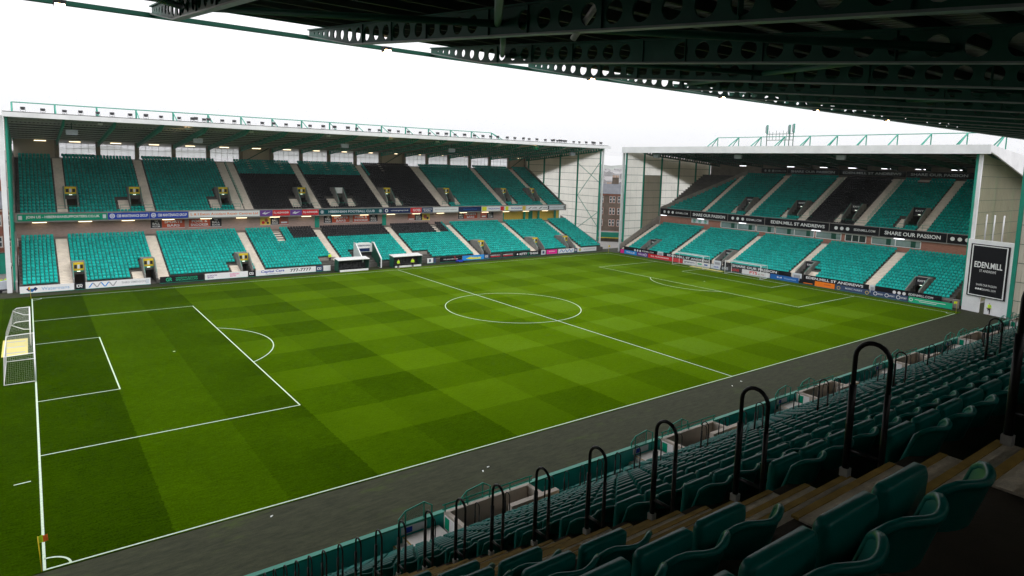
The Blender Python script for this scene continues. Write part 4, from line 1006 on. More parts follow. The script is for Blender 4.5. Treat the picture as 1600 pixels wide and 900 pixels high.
edges = [WX0 + 0.3] + [q for a in AISLE for q in (a - AW / 2, a + AW / 2)] + [WX1 - 0.3]
spots = []
for bi, (a, b) in enumerate(zip(edges[0::2], edges[1::2])):
    if b - a < 1: continue
    kk = int((b - a - 0.10) / PITCH); off = (b - a - kk * PITCH) / 2
    for k in range(0, WK1 + 1):
        for i in range(kk):
            x = a + off + (i + 0.5) * PITCH
            if k >= 18 and any(va - 2.0 < x < vb + 0.2 for va, vb in VOM): continue
            y = wy(k) - WD + 0.03
            spots.append((x, y, wz(k), k, bi, i, kk))
vis = []
for s_ in spots:
    f_ = frame_pos((s_[0], s_[1], s_[2] + 0.7))
    if f_ and -0.04 < f_[0] < 1.04 and -0.10 < f_[1] < 1.0: vis.append(((Vector(s_[:3]) + Vector((0, 0, 0.6)) - CAM).length, s_))
vis.sort(key=lambda t: t[0]); chosen = [s_ for d_, s_ in vis[:300]]; cset = set(chosen)
ROWN = sorted({s_[3] for s_ in chosen})
for (x, y, z, k, bi, i, kk) in chosen:
    o = empty('stadium_seat', (x, y, z), math.pi)
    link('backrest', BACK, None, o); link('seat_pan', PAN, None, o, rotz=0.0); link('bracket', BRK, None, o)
    o.children[1].rotation_euler = (random.gauss(0, 0.025), 0, 0)
    left = edges[2 * bi + 1] < 5
    n_ = (kk - 1 - i) if left else i
    stairs = 'of the yellow-edged stairs' if edges[2 * bi] < 5 else 'of the %s aisle beyond' % ordn(bi - 3)
    rown = ROWN.index(k)
    row_txt = 'nearest row' if rown == 0 else ordn(rown) + ' row down'
    tag(o, 'green tip-up seat, %s, %s seat %s %s' % (row_txt, ordn(n_), 'left' if left else 'right', stairs), 'seat', 'green tip-up seats of the near stand')
rest = [s_[:3] for s_ in spots if s_ not in cset]
tag(mass('seating', NEAR_T, rest, 'seat_green_shaded', flip=True, jitter=0.012), 'rows of green tip-up seats running down to the front wall of the near stand', 'seating', kind='stuff')

# ------------------------------------------------------------------ handrail hoops in the aisles
def hoop_parts(h=0.99, wdt=0.23):
    mb = MB(); r = wdt / 2; P = [(0, -r, 0.0), (0, -r, h - r)] + [(0, r * math.cos(a), h - r + r * math.sin(a)) for a in [math.pi - math.pi * i / 10 for i in range(1, 10)]] + [(0, r, h - r), (0, r, 0.0)]
    mb.path(P, 0.0165, 10); hoop = mb.mesh('hoop')
    sl2 = MB()
    sleeve = MB().tube((0, -r, 0.05), (0, -r, 0.67), 0.020, 10).mesh('sleeve'); sleeve2 = MB().tube((0, r, 0.05), (0, r, 0.67), 0.025, 10).mesh('sleeve')
    bar = MB().tube((0, -r, 0.20), (0, r, 0.20), 0.016, 8).mesh('cross_bar')
    f1 = MB().box(-0.03, 0.03, -r - 0.028, -r + 0.028, 0.0, 0.06).mesh('foot'); f2 = MB().box(-0.03, 0.03, r - 0.028, r + 0.028, 0.0, 0.06).mesh('foot')
    for me in (hoop, sleeve, sleeve2, bar): me.materials.append(M['black_steel']); me.polygons.foreach_set('use_smooth', [True] * len(me.polygons))
    for me in (f1, f2): me.materials.append(M['galvanised'])
    return [('hoop', hoop), ('sleeve', sleeve), ('sleeve', sleeve2), ('cross_bar', bar), ('foot', f1), ('foot', f2)]
HP = hoop_parts()
def add_hoop(x, y, z, label):
    o = empty('handrail_hoop', (x, y, z)); 
    for nm, me in HP: link(nm, me, None, o)
    tag(o, label, 'handrail', 'black handrail hoops in the aisles'); return o
cnt = {}
for ai, ax in enumerate(AISLE):
    if ax < 0 or ax > 75: continue
    for k in range(-1 if ai == 1 else 0, WK1):
        if ai > 1 and k % 2 == 0 and k < 14: continue
        hx, hy, hz = ax + AW / 2 - 0.02, wy(k) + 0.172, wz(k) - 0.19
        f_ = frame_pos((hx, hy, hz + 0.9))
        if not f_ or not (-0.02 < f_[0] < 1.03): continue
        c = cnt.get(ai, 0); cnt[ai] = c + 1
        if k < 0: hy -= 0.05
        if ai == 1: lab = 'black handrail hoop by the yellow-edged stairs, %s counted from the camera' % ordn(c)
        else: lab = 'black handrail hoop, %s down the %s aisle to the right' % (ordn(c), ordn(ai - 2))
        add_hoop(hx, hy, hz, lab)
for vi, (a, b) in enumerate(VOM[:6]):
    for j, (dx, k) in enumerate(((-1.9, 17), (-0.3, 17), (0.9, 17), (2.6, 17))):
        add_hoop(a + dx, wy(k) - 0.2, wz(k), 'small black hoop above the %s tunnel mouth, %s from its left' % (ordn(vi), ordn(j)))
# green mesh screens on the balcony wall
def mesh_screen(x, label):
    o = empty('mesh_screen', (x, fy + 0.07, wz(WK1) + 0.30)); W, Hh = 1.25, 1.25
    P = [(0, 0, 0), (0, 0, Hh * 0.72), (W * 0.2, 0, Hh * 0.9), (W * 0.78, 0, Hh), (W * 0.95, -0.18, Hh * 0.93), (W * 0.95, -0.18, 0)]
    MB().path(P, 0.028, 6).build('frame', 'steel_green', o)
    u = MB(); 
    for q in (0.2, 0.78): u.tube((W * q, 0, 0), (W * q, 0, Hh * (0.9 if q < 0.5 else 1.0)), 0.024, 6)
    u.build('upright', 'steel_green', o) if False else None
    for q in (0.2, 0.78): MB().tube((W * q, 0, 0), (W * q, 0, Hh * (0.9 if q < 0.5 else 1.0)), 0.024, 6).build('upright', 'steel_green', o)
    MB().add([(0, 0.002, 0.02), (W * 0.78, 0.002, 0.02), (W * 0.78, 0.002, Hh), (W * 0.2, 0.002, Hh * 0.9), (0, 0.002, Hh * 0.72)], [(0, 1, 2, 3, 4)]).build('wire_mesh', 'mesh_screen', o)
    return tag(o, label, 'screen', 'green mesh screens along the near balcony wall')
for i, (a, b) in enumerate(VOM[:7]):
    mesh_screen(a - 1.6, 'green mesh screen beside the %s white landing on the near balcony wall' % ordn(i))
    mesh_screen(a + 0.9, 'green mesh screen above the %s concrete tunnel wall of the near balcony' % ordn(i))
mesh_screen(a - 1.6 - 11.55 * 7, 'green mesh screen at the bottom edge left of all the landings')

# ------------------------------------------------------------------ boards and banners
def board(ang, s0, s1, d, z0, z1, col, label, texts=(), cat='advertising board', name='advertising_board', group=None, thick=0.06, frame=None, legs=False):
    """flat printed panel facing the stand's -y; local frame as for the stands"""
    w_, h_ = s1 - s0, z1 - z0; sm = (s0 + s1) / 2
    loc = (sm, d, z0) if ang == 0 else (d, -sm, z0)
    o = MB().box(-w_ / 2, w_ / 2, 0, thick, 0, h_).build(name, 'ink_' + col, None, loc=loc, rotz=ang)
    tag(o, label, cat, group)
    for t in texts:
        kind = t[0]
        if kind == 'T': _, body, cx, cz, fw, fh, c = t[:7]; lettering(o, body, (cx - 0.5) * w_, cz * h_, fw * w_, fh * h_, -0.006, 'ink_' + c, max(0.012, t[7]) if len(t) > 7 else 0.024)
        elif kind == 'R': _, cx, cz, fw, fh, c = t; shape(o, 'printed_patch', [((cx - 0.5) * w_ - fw * w_ / 2, (cz - fh / 2) * h_), ((cx - 0.5) * w_ + fw * w_ / 2, (cz - fh / 2) * h_), ((cx - 0.5) * w_ + fw * w_ / 2, (cz + fh / 2) * h_), ((cx - 0.5) * w_ - fw * w_ / 2, (cz + fh / 2) * h_)], -0.003, 'ink_' + c)
        elif kind == 'D':  _, cx, cz, r, c = t; disc(o, 'emblem', (cx - 0.5) * w_, cz * h_, r * h_, -0.004, 'ink_' + c)
        elif kind == 'O':  _, cx, cz, r, ri, c = t; disc(o, 'emblem', (cx - 0.5) * w_, cz * h_, r * h_, -0.005, 'ink_' + c, r_in=ri * h_)
        elif kind == 'Q':  _, cx, cz, r, c = t; shape(o, 'emblem', [((cx - 0.5) * w_ - r * h_, cz * h_), ((cx - 0.5) * w_, (cz - r) * h_), ((cx - 0.5) * w_ + r * h_, cz * h_), ((cx - 0.5) * w_, (cz + r) * h_)], -0.004, 'ink_' + c)
        elif kind == 'P':  _, pts, c = t; shape(o, 'emblem', [((px - 0.5) * w_, pz * h_) for px, pz in pts], -0.004, 'ink_' + c)
    if frame:
        MB().box(-w_ / 2 - 0.03, w_ / 2 + 0.03, -0.012, thick, -0.05, -0.002).add([], []).build('frame', frame, o)
    if legs:
        lm = MB().box(-0.03, 0.03, 0.012, 0.05, -z0 - 0.03, -0.055).mesh('leg')
        for i in range(max(2, int(w_ / 2.2))): link('leg', lm, 'steel_green', o, loc=(-w_ / 2 + 0.3 + (w_ - 0.6) * i / (max(2, int(w_ / 2.2)) - 1), 0, 0))
    return o
def zig(x0, x1, z0, z1, n, c, t=0.28):
    """blocky up-and-down strokes"""
    out = []; w_ = (x1 - x0) / n
    for i in range(n):
        a = x0 + i * w_; lo, hi = (z0, z1) if i % 2 == 0 else (z1, z0)
        out.append(('P', [(a, lo), (a + w_ * t * 1.3, lo), (a + w_ * (1 + t * 0.9), hi), (a + w_ * (1 - t * 0.2), hi)], c[i % len(c)]))
    return out
BY, BZ0, BZ1 = 71.95, 0.10, 1.02
GB = 'advertising boards along the far touchline'
IQ = lambda c='white': [('O', 0.36, 0.52, 0.24, 0.15, c), ('T', 'Q', 0.62, 0.52, 0.34, 0.5, c), ('R', 0.18, 0.52, 0.06, 0.46, c)]
def eb(s0, s1, col, label, texts=()): return board(0, s0 + 0.02, s1 - 0.02, BY, BZ0, BZ1, col, label, texts, group=GB, frame='steel_green', legs=True)
eb(-1.3, 4.8, 'white', 'white touchline board with dark and light blue diamonds beside the far-left corner flag', [('Q', 0.16, 0.55, 0.3, 'navy'), ('Q', 0.22, 0.38, 0.3, 'midblue'), ('Q', 0.28, 0.55, 0.3, 'navy'), ('Q', 0.19, 0.30, 0.2, 'sky'), ('T', 'Watermans', 0.65, 0.52, 0.52, 0.48, 'paleblue', 0.0)])
eb(4.9, 6.0, 'black', 'small square black board between the diamonds board and the blue-and-grey zigzag board', IQ())
eb(6.1, 14.2, 'white', 'white touchline board with blue and grey zigzag strokes at its left half', zig(0.04, 0.46, 0.15, 0.85, 7, ['sky', 'grey', 'grey', 'sky']) + [('T', 'THIRD DIMENSION', 0.73, 0.55, 0.38, 0.3, 'grey', 0.0), ('R', 0.95, 0.5, 0.06, 0.7, 'pale')])
eb(15.4, 21.5, 'black', 'black touchline board with green lettering and round green mark', [('T', 'GR', 0.2, 0.5, 0.14, 0.6, 'mint'), ('T', 'WINDOW & DOOR', 0.6, 0.67, 0.5, 0.26, 'mint', 0.0), ('T', 'SPECIALISTS LTD', 0.6, 0.33, 0.5, 0.26, 'mint', 0.0)])
eb(21.6, 28.0, 'white', 'white touchline board with small purple and pink lettering below the third yellow tunnel mouth', [('T', 'GORDON', 0.16, 0.66, 0.22, 0.28, 'purple', 0.0), ('T', 'BOW', 0.13, 0.33, 0.14, 0.26, 'purple', 0.0), ('T', 'GORDON', 0.68, 0.66, 0.22, 0.28, 'pink', 0.0), ('T', 'BOW', 0.65, 0.33, 0.14, 0.26, 'pink', 0.0)])
eb(28.05, 29.1, 'black', 'small square black board left of the white board with blue lettering and a phone number', IQ())
eb(29.2, 39.1, 'white', 'long white touchline board with blue lettering and a slanted black phone number', [('T', 'Capital Cars', 0.27, 0.62, 0.38, 0.56, 'blue'), ('T', 'capitalcars.com', 0.28, 0.2, 0.26, 0.18, 'ink', 0.0), ('T', '777-7777', 0.74, 0.55, 0.36, 0.55, 'black', 0.02)])
eb(39.15, 40.3, 'ink', 'small square dark board just left of the first dugout', IQ())
eb(40.4, 41.7, 'white', 'small blank white board beside the left-hand dugout')
eb(60.7, 62.0, 'white', 'small white board with a dark square right of the second dugout', [('R', 0.45, 0.5, 0.3, 0.55, 'ink')])
eb(62.1, 62.6, 'ink', 'narrow dark board next to the white board right of the second dugout')
eb(63.5, 68.5, 'black', 'black touchline board with small white lettering right of the dugouts', [('T', 'THE LEXUS CAR COMPANY', 0.55, 0.5, 0.8, 0.22, 'white', 0.0)])
eb(68.6, 73.8, 'sky', 'bright blue touchline board with a yellow swoosh', [('P', [(0.15, 0.35), (0.45, 0.85), (0.36, 0.5), (0.85, 0.45), (0.85, 0.15), (0.4, 0.15)], 'lime'), ('T', 'yellow cars', 0.62, 0.55, 0.5, 0.25, 'white', 0.0)])
eb(73.85, 75.0, 'ink', 'small dark square board right of the bright blue board', IQ())
eb(75.1, 78.1, 'char', 'dark touchline board with two lines of white and red lettering, left of its twin', [('T', 'HIBERNIAN', 0.5, 0.65, 0.8, 0.22, 'white', 0.0), ('R', 0.5, 0.36, 0.8, 0.16, 'red')])
eb(78.25, 81.3, 'char', 'dark touchline board with two lines of white and red lettering, right of its twin', [('T', 'HIBERNIAN', 0.5, 0.65, 0.8, 0.22, 'white', 0.0), ('R', 0.5, 0.36, 0.8, 0.16, 'red')])
eb(81.4, 88.5, 'black', 'black touchline board with large white capitals and a green letter', [('T', 'KITTY', 0.34, 0.5, 0.28, 0.5, 'white'), ('T', 'O', 0.53, 0.52, 0.06, 0.5, 'mint', 0.03), ('T', "'SHEAS", 0.74, 0.5, 0.32, 0.5, 'white'), ('D', 0.12, 0.5, 0.18, 'white')])
eb(88.7, 89.9, 'pale', 'small grey square board at the foot of the second last tunnel mouth', [('R', 0.5, 0.5, 0.5, 0.6, 'ink')])
eb(90.2, 93.2, 'pink', 'bright pink touchline board', [('T', 'sponsor', 0.5, 0.55, 0.6, 0.3, 'white', 0.0)])
eb(93.5, 98.2, 'white', 'white touchline board with blue zigzag strokes near the far right end', zig(0.06, 0.92, 0.15, 0.85, 7, ['sky', 'midblue']))
eb(98.3, 99.1, 'ink', 'narrow dark board between the blue zigzag board and the last white board', IQ())
eb(99.2, 105.1, 'white', 'last white touchline board before the far right corner with a round crest', [('D', 0.13, 0.5, 0.36, 'ochre'), ('O', 0.13, 0.5, 0.36, 0.28, 'green'), ('T', 'wspatterns', 0.62, 0.52, 0.6, 0.34, 'grey', 0.0)])

GN = 'banners on the far balcony front'; NY, NZ0, NZ1 = 86.43, 8.52, 9.55
def nb(s0, s1, col, label, texts=()): return board(0, s0 + 0.02, s1 - 0.02, NY, NZ0, NZ1, col, label, texts, cat='banner', name='balcony_banner', group=GN, thick=0.05)
nb(-1.3, 10.3, 'green', 'green balcony banner with white lettering at the far left end', [('T', 'JOIN US - HIBERNIANSUPPORTERS.CO.UK', 0.5, 0.52, 0.82, 0.50, 'white'), ('R', 0.03, 0.5, 0.04, 0.6, 'pale'), ('R', 0.965, 0.5, 0.04, 0.6, 'pale')])
for i in range(2):
    nb(10.35 + 5.9 * i, 16.2 + 5.9 * i, 'blue', ['blue balcony banner with white lettering next to the green one', 'blue balcony banner with white lettering next to the white one'][i], [('T', 'CBB MAINTENANCE GROUP', 0.59, 0.52, 0.76, 0.46, 'white'), ('O', 0.10, 0.52, 0.36, 0.24, 'white'), ('R', 0.10, 0.52, 0.06, 0.2, 'white')])
nb(22.2, 34.0, 'white', 'long white balcony banner with orange lettering', [('T', 'L & I Eaton Accident Repair Centres Ltd', 0.5, 0.48, 0.95, 0.5, 'orange', 0.0)])
for i in range(2):
    a_ = 34.05 + 5.5 * i
    nb(a_, a_ + 2.2, 'purple', 'purple balcony banner, %s of two between red ones' % ('left' if i == 0 else 'right'), [('P', [(0.15, 0.4), (0.45, 0.8), (0.4, 0.5), (0.9, 0.75), (0.45, 0.25)], 'pale')])
    nb(a_ + 2.25, a_ + 5.45, 'red', 'red balcony banner with white capitals, %s of two' % ('left' if i == 0 else 'right'), [('T', 'D.J. ALEXANDER', 0.5, 0.5, 0.88, 0.42, 'white')])
nb(45.05, 58.5, 'teal', 'dark teal balcony banner with the club name between two white roundels', [('T', 'HIBERNIAN FOOTBALL CLUB', 0.5, 0.52, 0.72, 0.46, 'pale'), ('D', 0.045, 0.5, 0.32, 'pale'), ('O', 0.045, 0.5, 0.24, 0.17, 'teal'), ('D', 0.955, 0.5, 0.32, 'pale'), ('O', 0.955, 0.5, 0.24, 0.17, 'teal')])
nb(58.55, 64.7, 'navy', 'navy balcony banner with a white ring at its left end', [('O', 0.11, 0.5, 0.34, 0.2, 'white'), ('T', 'concept-group.co.uk', 0.60, 0.5, 0.66, 0.34, 'white', 0.0)])
nb(64.75, 67.4, 'red', 'short red balcony banner right of the navy one', [('T', 'GOSS', 0.55, 0.5, 0.7, 0.5, 'white')])
nb(67.45, 70.1, 'ink', 'short dark balcony banner right of the short red one', [('T', 'SPORTS', 0.5, 0.66, 0.8, 0.26, 'white', 0.0), ('T', 'BARS', 0.5, 0.3, 0.6, 0.26, 'white', 0.0)])
nb(70.15, 76.6, 'white', 'white balcony banner with small grey lettering', [('T', 'environmental hygiene', 0.5, 0.5, 0.85, 0.3, 'grey', 0.0)])
nb(76.65, 82.7, 'navy', 'plain dark navy balcony banner above the pool hall posters', [('T', 'thewaterfront', 0.5, 0.5, 0.6, 0.3, 'midblue', 0.0)])
nb(82.75, 89.2, 'white', 'white balcony banner with yellow and blue patches, left of two', [('R', 0.12, 0.5, 0.2, 0.9, 'lime'), ('R', 0.9, 0.5, 0.16, 0.9, 'red'), ('T', 'PACKAGING', 0.55, 0.5, 0.5, 0.36, 'blue', 0.0)])
nb(89.25, 95.6, 'white', 'white balcony banner with yellow and blue patches, right of two', [('R', 0.10, 0.5, 0.14, 0.9, 'lime'), ('R', 0.9, 0.5, 0.16, 0.9, 'ochre'), ('T', 'PACKAGING', 0.55, 0.5, 0.5, 0.36, 'blue', 0.0)])
nb(95.65, 102.2, 'white', 'white balcony banner with black slanted marks', [('P', [(0.08, 0.3), (0.22, 0.7), (0.26, 0.7), (0.14, 0.3)], 'black'), ('T', 'LOUIE', 0.38, 0.5, 0.2, 0.3, 'black', 0.0), ('P', [(0.58, 0.3), (0.72, 0.7), (0.76, 0.7), (0.64, 0.3)], 'black'), ('T', 'LOUIE', 0.88, 0.5, 0.2, 0.3, 'black', 0.0)])
nb(102.25, 107.9, 'pale', 'last pale balcony banner framed in black at the far right end', [('R', 0.05, 0.5, 0.06, 0.8, 'black'), ('R', 0.95, 0.5, 0.06, 0.8, 'black'), ('T', 'www.hibernianfc.co.uk', 0.5, 0.5, 0.78, 0.32, 'grey', 0.0)])
# posters on the wall behind the lower tier
GP = 'posters on the wall behind the far lower tier'; PY = 88.0
def poster(s0, s1, col, label, texts): return board(0, s0, s1, PY, 6.72, 8.18, col, label, texts, cat='poster', name='wall_poster', group=GP, thick=0.04, frame='white_paint')
BR_ = [('T', 'THE', 0.5, 0.80, 0.3, 0.14, 'white', 0.0), ('T', 'BALL', 0.5, 0.52, 0.66, 0.26, 'white', 0.0), ('T', 'ROOM', 0.5, 0.2, 0.66, 0.22, 'white', 0.0)]
SB_ = [('T', 'SPORTS', 0.5, 0.70, 0.78, 0.30, 'pale'), ('T', 'BARS', 0.5, 0.27, 0.55, 0.30, 'pale')]
PS_ = [('T', 'POOL &', 0.5, 0.70, 0.74, 0.30, 'pale'), ('T', 'SNOOKER', 0.5, 0.27, 0.84, 0.30, 'pale')]
poster(16.6, 18.25, 'char', 'black wall poster at the left end of all the posters', BR_)
poster(18.3, 21.8, 'brick', 'red poster with the words sports bars, leftmost of its kind', SB_)
poster(22.5, 25.9, 'brick', 'red poster with the words pool and snooker, leftmost of its kind', PS_)
poster(25.95, 27.8, 'char', 'black wall poster right of the leftmost pool poster', BR_)
poster(34.5, 36.35, 'ochre', 'brown food photo poster left of the black poster above the gap in the seats', [('D', 0.3, 0.3, 0.2, 'red'), ('D', 0.6, 0.6, 0.22, 'rust'), ('D', 0.75, 0.25, 0.15, 'char')])
poster(36.4, 38.0, 'char', 'black wall poster between a food photo and a plain red poster', BR_)
poster(38.05, 39.7, 'rust', 'plain dark red poster left of the first green door', [('R', 0.5, 0.25, 0.7, 0.2, 'pale')])
poster(46.6, 48.25, 'char', 'black wall poster just right of the first green door', BR_)
poster(48.3, 51.9, 'brick', 'red sports bars poster between the two green doors', SB_)
poster(52.6, 56.15, 'brick', 'red pool and snooker poster between the two green doors', PS_)
poster(56.2, 58.0, 'char', 'black wall poster just left of the second green door', BR_)
poster(65.0, 66.6, 'rust', 'plain rust red poster left of a black poster, right of the second green door', [('R', 0.5, 0.2, 0.8, 0.15, 'pale')])
poster(66.65, 68.4, 'char', 'black wall poster between the rust red and the food poster', BR_)
poster(68.45, 70.3, 'ochre', 'brown food photo poster above the right end of the black seats', [('D', 0.4, 0.5, 0.3, 'rust'), ('D', 0.7, 0.3, 0.2, 'char')])
poster(77.6, 79.05, 'char', 'black wall poster left of the rightmost sports bars poster', BR_)
poster(79.1, 82.7, 'brick', 'red poster with the words sports bars, rightmost of its kind', SB_)
poster(83.6, 85.4, 'rust', 'plain red poster left of the last black poster', [('R', 0.5, 0.3, 0.6, 0.2, 'pale')])
poster(85.45, 87.2, 'char', 'last black wall poster at the right end, by the yellow-lit lobby', BR_)

# end stand: balcony banner run, boards on the tier front, boards at the goal line
GS = 'black banners on the balcony behind the goal'; SZ0, SZ1 = 8.35, 9.85
def sb(y0, y1, label, texts): return board(SA, -y0 + 0.02, -y1 - 0.02, 122.28, SZ0, SZ1, 'black', label, texts, cat='banner', name='balcony_banner', group=GS, thick=0.05)
DOTS = lambda x, c='white', r=0.2, dx=0.1: [('D', x + i * dx, 0.5, r, c) for i in range(3)]
sb(68.3, 51.0 + 8.6, 'black banner with three white dots at the left end of the goal-end balcony', DOTS(0.14, dx=0.14, r=0.22) + [('T', 'EDENMILL.COM', 0.72, 0.5, 0.4, 0.26, 'white', 0.0)])
sb(59.5, 49.8, 'black banner with large white words share our passion, left of two on the balcony', [('T', 'SHARE OUR PASSION', 0.5, 0.5, 0.88, 0.44, 'white')])
sb(49.7, 41.0, 'black banner with three white dots above the left windows', DOTS(0.14, dx=0.14, r=0.22) + [('T', 'EDENMILL.COM', 0.72, 0.5, 0.4, 0.28, 'white', 0.0)])
sb(40.9, 27.6, 'black banner with large white words in the middle of the goal-end balcony', [('T', 'EDEN.MILL ST ANDREWS', 0.52, 0.5, 0.84, 0.42, 'white')])
sb(27.5, 18.6, 'black banner with three white dots right of the middle of the goal-end balcony', DOTS(0.14, dx=0.12, r=0.22) + [('T', 'EDENMILL.COM', 0.72, 0.5, 0.42, 0.28, 'white', 0.0)])
sb(18.5, 8.0, 'black banner with large white words share our passion, right of two on the balcony', [('T', 'SHARE OUR PASSION', 0.5, 0.5, 0.84, 0.44, 'white')])
sb(7.9, 2.6, 'black banner cut short at the right end of the goal-end balcony', DOTS(0.14, dx=0.2, r=0.22) + [('T', 'EDEN', 0.86, 0.5, 0.22, 0.28, 'white', 0.0)])
def ub(y0, y1, label, texts): return board(SA, -y0 + 0.02, -y1 - 0.02, 138.95, 18.95, 20.05, 'char', label, texts, cat='banner', name='rear_banner', group='dark banners along the top of the goal-end stand', thick=0.05)
ub(53.0, 46.6, 'dark banner with three dots at the top left of the goal-end stand', DOTS(0.16, 'silver', 0.24, 0.15) + [('T', 'EDENMILL.COM', 0.74, 0.5, 0.44, 0.3, 'silver', 0.0)])
ub(46.5, 35.0, 'dark top banner with grey words share our passion, left of two', [('T', 'SHARE OUR PASSION', 0.5, 0.5, 0.86, 0.46, 'silver')])
ub(34.9, 21.9, 'dark top banner with grey words between the two share our passion ones', [('T', 'EDEN.MILL ST ANDREWS', 0.5, 0.5, 0.88, 0.44, 'silver')])
ub(21.8, 10.6, 'dark top banner with grey words share our passion, right of two', [('T', 'SHARE OUR PASSION', 0.5, 0.5, 0.86, 0.46, 'silver')])
ub(10.5, 4.0, 'blank dark banner at the top right of the goal-end stand', [('D', 0.2, 0.5, 0.22, 'silver')])
def tb(y0, y1, label, texts): return board(SA, -y0 + 0.02, -y1 - 0.02, 109.1, 0.45, 1.5, 'black', label, texts, name='tier_front_board', group='black boards on the front of the goal-end stand', thick=0.06)
tb(67.2, 57.6, 'black tier-front board with three dots at the left corner', DOTS(0.35, dx=0.08, r=0.24) + [('T', 'EDENMILL.COM', 0.74, 0.55, 0.34, 0.3, 'white', 0.0)])
tb(55.6, 43.6, 'black tier-front board with white words behind the left training goal', [('T', 'EDEN.MILL ST ANDREWS', 0.52, 0.6, 0.9, 0.42, 'white')])
tb(41.0, 29.4, 'black tier-front board with the words share our passion behind the goal', [('T', 'SHARE OUR PASSION', 0.58, 0.62, 0.80, 0.42, 'white')])
tb(29.3, 26.9, 'short blank black tier-front board right of the goal', [])
tb(24.6, 13.6, 'black tier-front board with white words above the orange board', [('T', 'EDEN.MILL ST ANDREWS', 0.48, 0.6, 0.88, 0.42, 'white')])
tb(12.6, 3.2, 'black tier-front board with three dots at the right corner', DOTS(0.30, dx=0.075, r=0.24) + [('T', 'EDENMILL.COM', 0.70, 0.55, 0.36, 0.32, 'white', 0.0)])
for i, (a_, b_) in enumerate(((57.3, 55.8), (43.0, 41.4), (26.6, 24.9), (13.4, 12.7))):
    board(SA, -a_, -b_, 109.0, 0.3, 1.55, 'pale', 'small pale gate panel in the tier front, %s from the left' % ordn(i), [('R', 0.5, 0.55, 0.7, 0.4, 'grey')], cat='gate', name='gate_panel', group='pale gate panels behind the goal')
GG = 'goal-line boards in front of the end stand'
def lb(y0, y1, col, label, texts=()): return board(SA, -y0 + 0.02, -y1 - 0.02, 108.1, 0.02, 0.86, col, label, texts, group=GG, thick=0.05, frame='steel_green')
lb(67.3, 66.2, 'pink', 'short magenta goal-line board at the left corner')
lb(66.1, 62.4, 'sky', 'blue goal-line board near the left corner', [('T', 'WILLIE', 0.5, 0.5, 0.7, 0.4, 'white'), ])
lb(62.3, 59.2, 'purple', 'purple goal-line board between the blue and the long red one', [('O', 0.8, 0.5, 0.36, 0.25, 'white'), ('T', 'WILLIE', 0.4, 0.5, 0.6, 0.4, 'white')])
lb(59.1, 52.6, 'red', 'long red goal-line board left of the training goal', [('T', 'D.J. ALEXANDER', 0.5, 0.5, 0.76, 0.4, 'white')])
lb(52.5, 49.9, 'red', 'plain red goal-line board just left of the training goal')
lb(49.8, 46.6, 'white', 'white goal-line board with black lettering, left of two inside the training goal', [('T', 'graham', 0.5, 0.5, 0.8, 0.5, 'ink')])
lb(46.5, 43.2, 'white', 'white goal-line board with green and blue patches inside the training goal', [('R', 0.25, 0.5, 0.3, 0.35, 'mint'), ('R', 0.7, 0.5, 0.25, 0.35, 'midblue')])
lb(43.1, 40.9, 'pale', 'pale goal-line board with blue lettering between the two goals', [('T', 'nevis', 0.6, 0.5, 0.5, 0.4, 'blue')])
lb(40.8, 36.2, 'char', 'dark goal-line board with red and white letters left of the net', [('T', 'LIVE', 0.22, 0.5, 0.3, 0.6, 'pale'), ('T', 'LOVE', 0.72, 0.5, 0.34, 0.6, 'red')])
lb(36.1, 30.4, 'white', 'white goal-line board with red capitals behind the net', [('T', 'PTS', 0.42, 0.55, 0.28, 0.62, 'red', 0.03), ('T', 'group', 0.70, 0.4, 0.22, 0.3, 'rust', 0.0)])
lb(30.3, 24.9, 'midblue', 'deep blue goal-line board with white diamonds right of the net', [('Q', 0.27, 0.52, 0.2, 'white'), ('Q', 0.33, 0.46, 0.2, 'paleblue'), ('Q', 0.39, 0.52, 0.2, 'white'), ('T', 'Watermans', 0.70, 0.5, 0.42, 0.38, 'paleblue', 0.0)])
lb(24.8, 22.1, 'black', 'black goal-line board with a small orange line', [('R', 0.6, 0.25, 0.6, 0.16, 'orange')])
lb(22.0, 18.6, 'orange', 'bright orange goal-line board', [('T', 'cityfm', 0.65, 0.55, 0.34, 0.34, 'rust', 0.0)])
lb(18.5, 13.0, 'ink', 'dark purple-blue goal-line board with thin letters and an arch mark', [('T', 'MARC PARRY', 0.55, 0.55, 0.5, 0.34, 'pale', 0.0), ('O', 0.93, 0.4, 0.34, 0.25, 'ochre'), ('O', 0.1, 0.4, 0.34, 0.25, 'ochre')])
lb(12.9, 7.4, 'ink', 'dark goal-line board with three white rings', [q for i in range(3) for q in (('O', 0.14 + 0.31 * i, 0.5, 0.36, 0.26, 'white'), ('T', 'SPORT', 0.28 + 0.31 * i, 0.5, 0.15, 0.3, 'white', 0.0))])
lb(7.3, 1.4, 'mint', 'green goal-line board at the right-hand corner flag', [('R', 0.5, 0.62, 0.7, 0.1, 'white'), ('R', 0.45, 0.34, 0.4, 0.1, 'white'), ('O', 0.06, 0.5, 0.3, 0.2, 'white')])

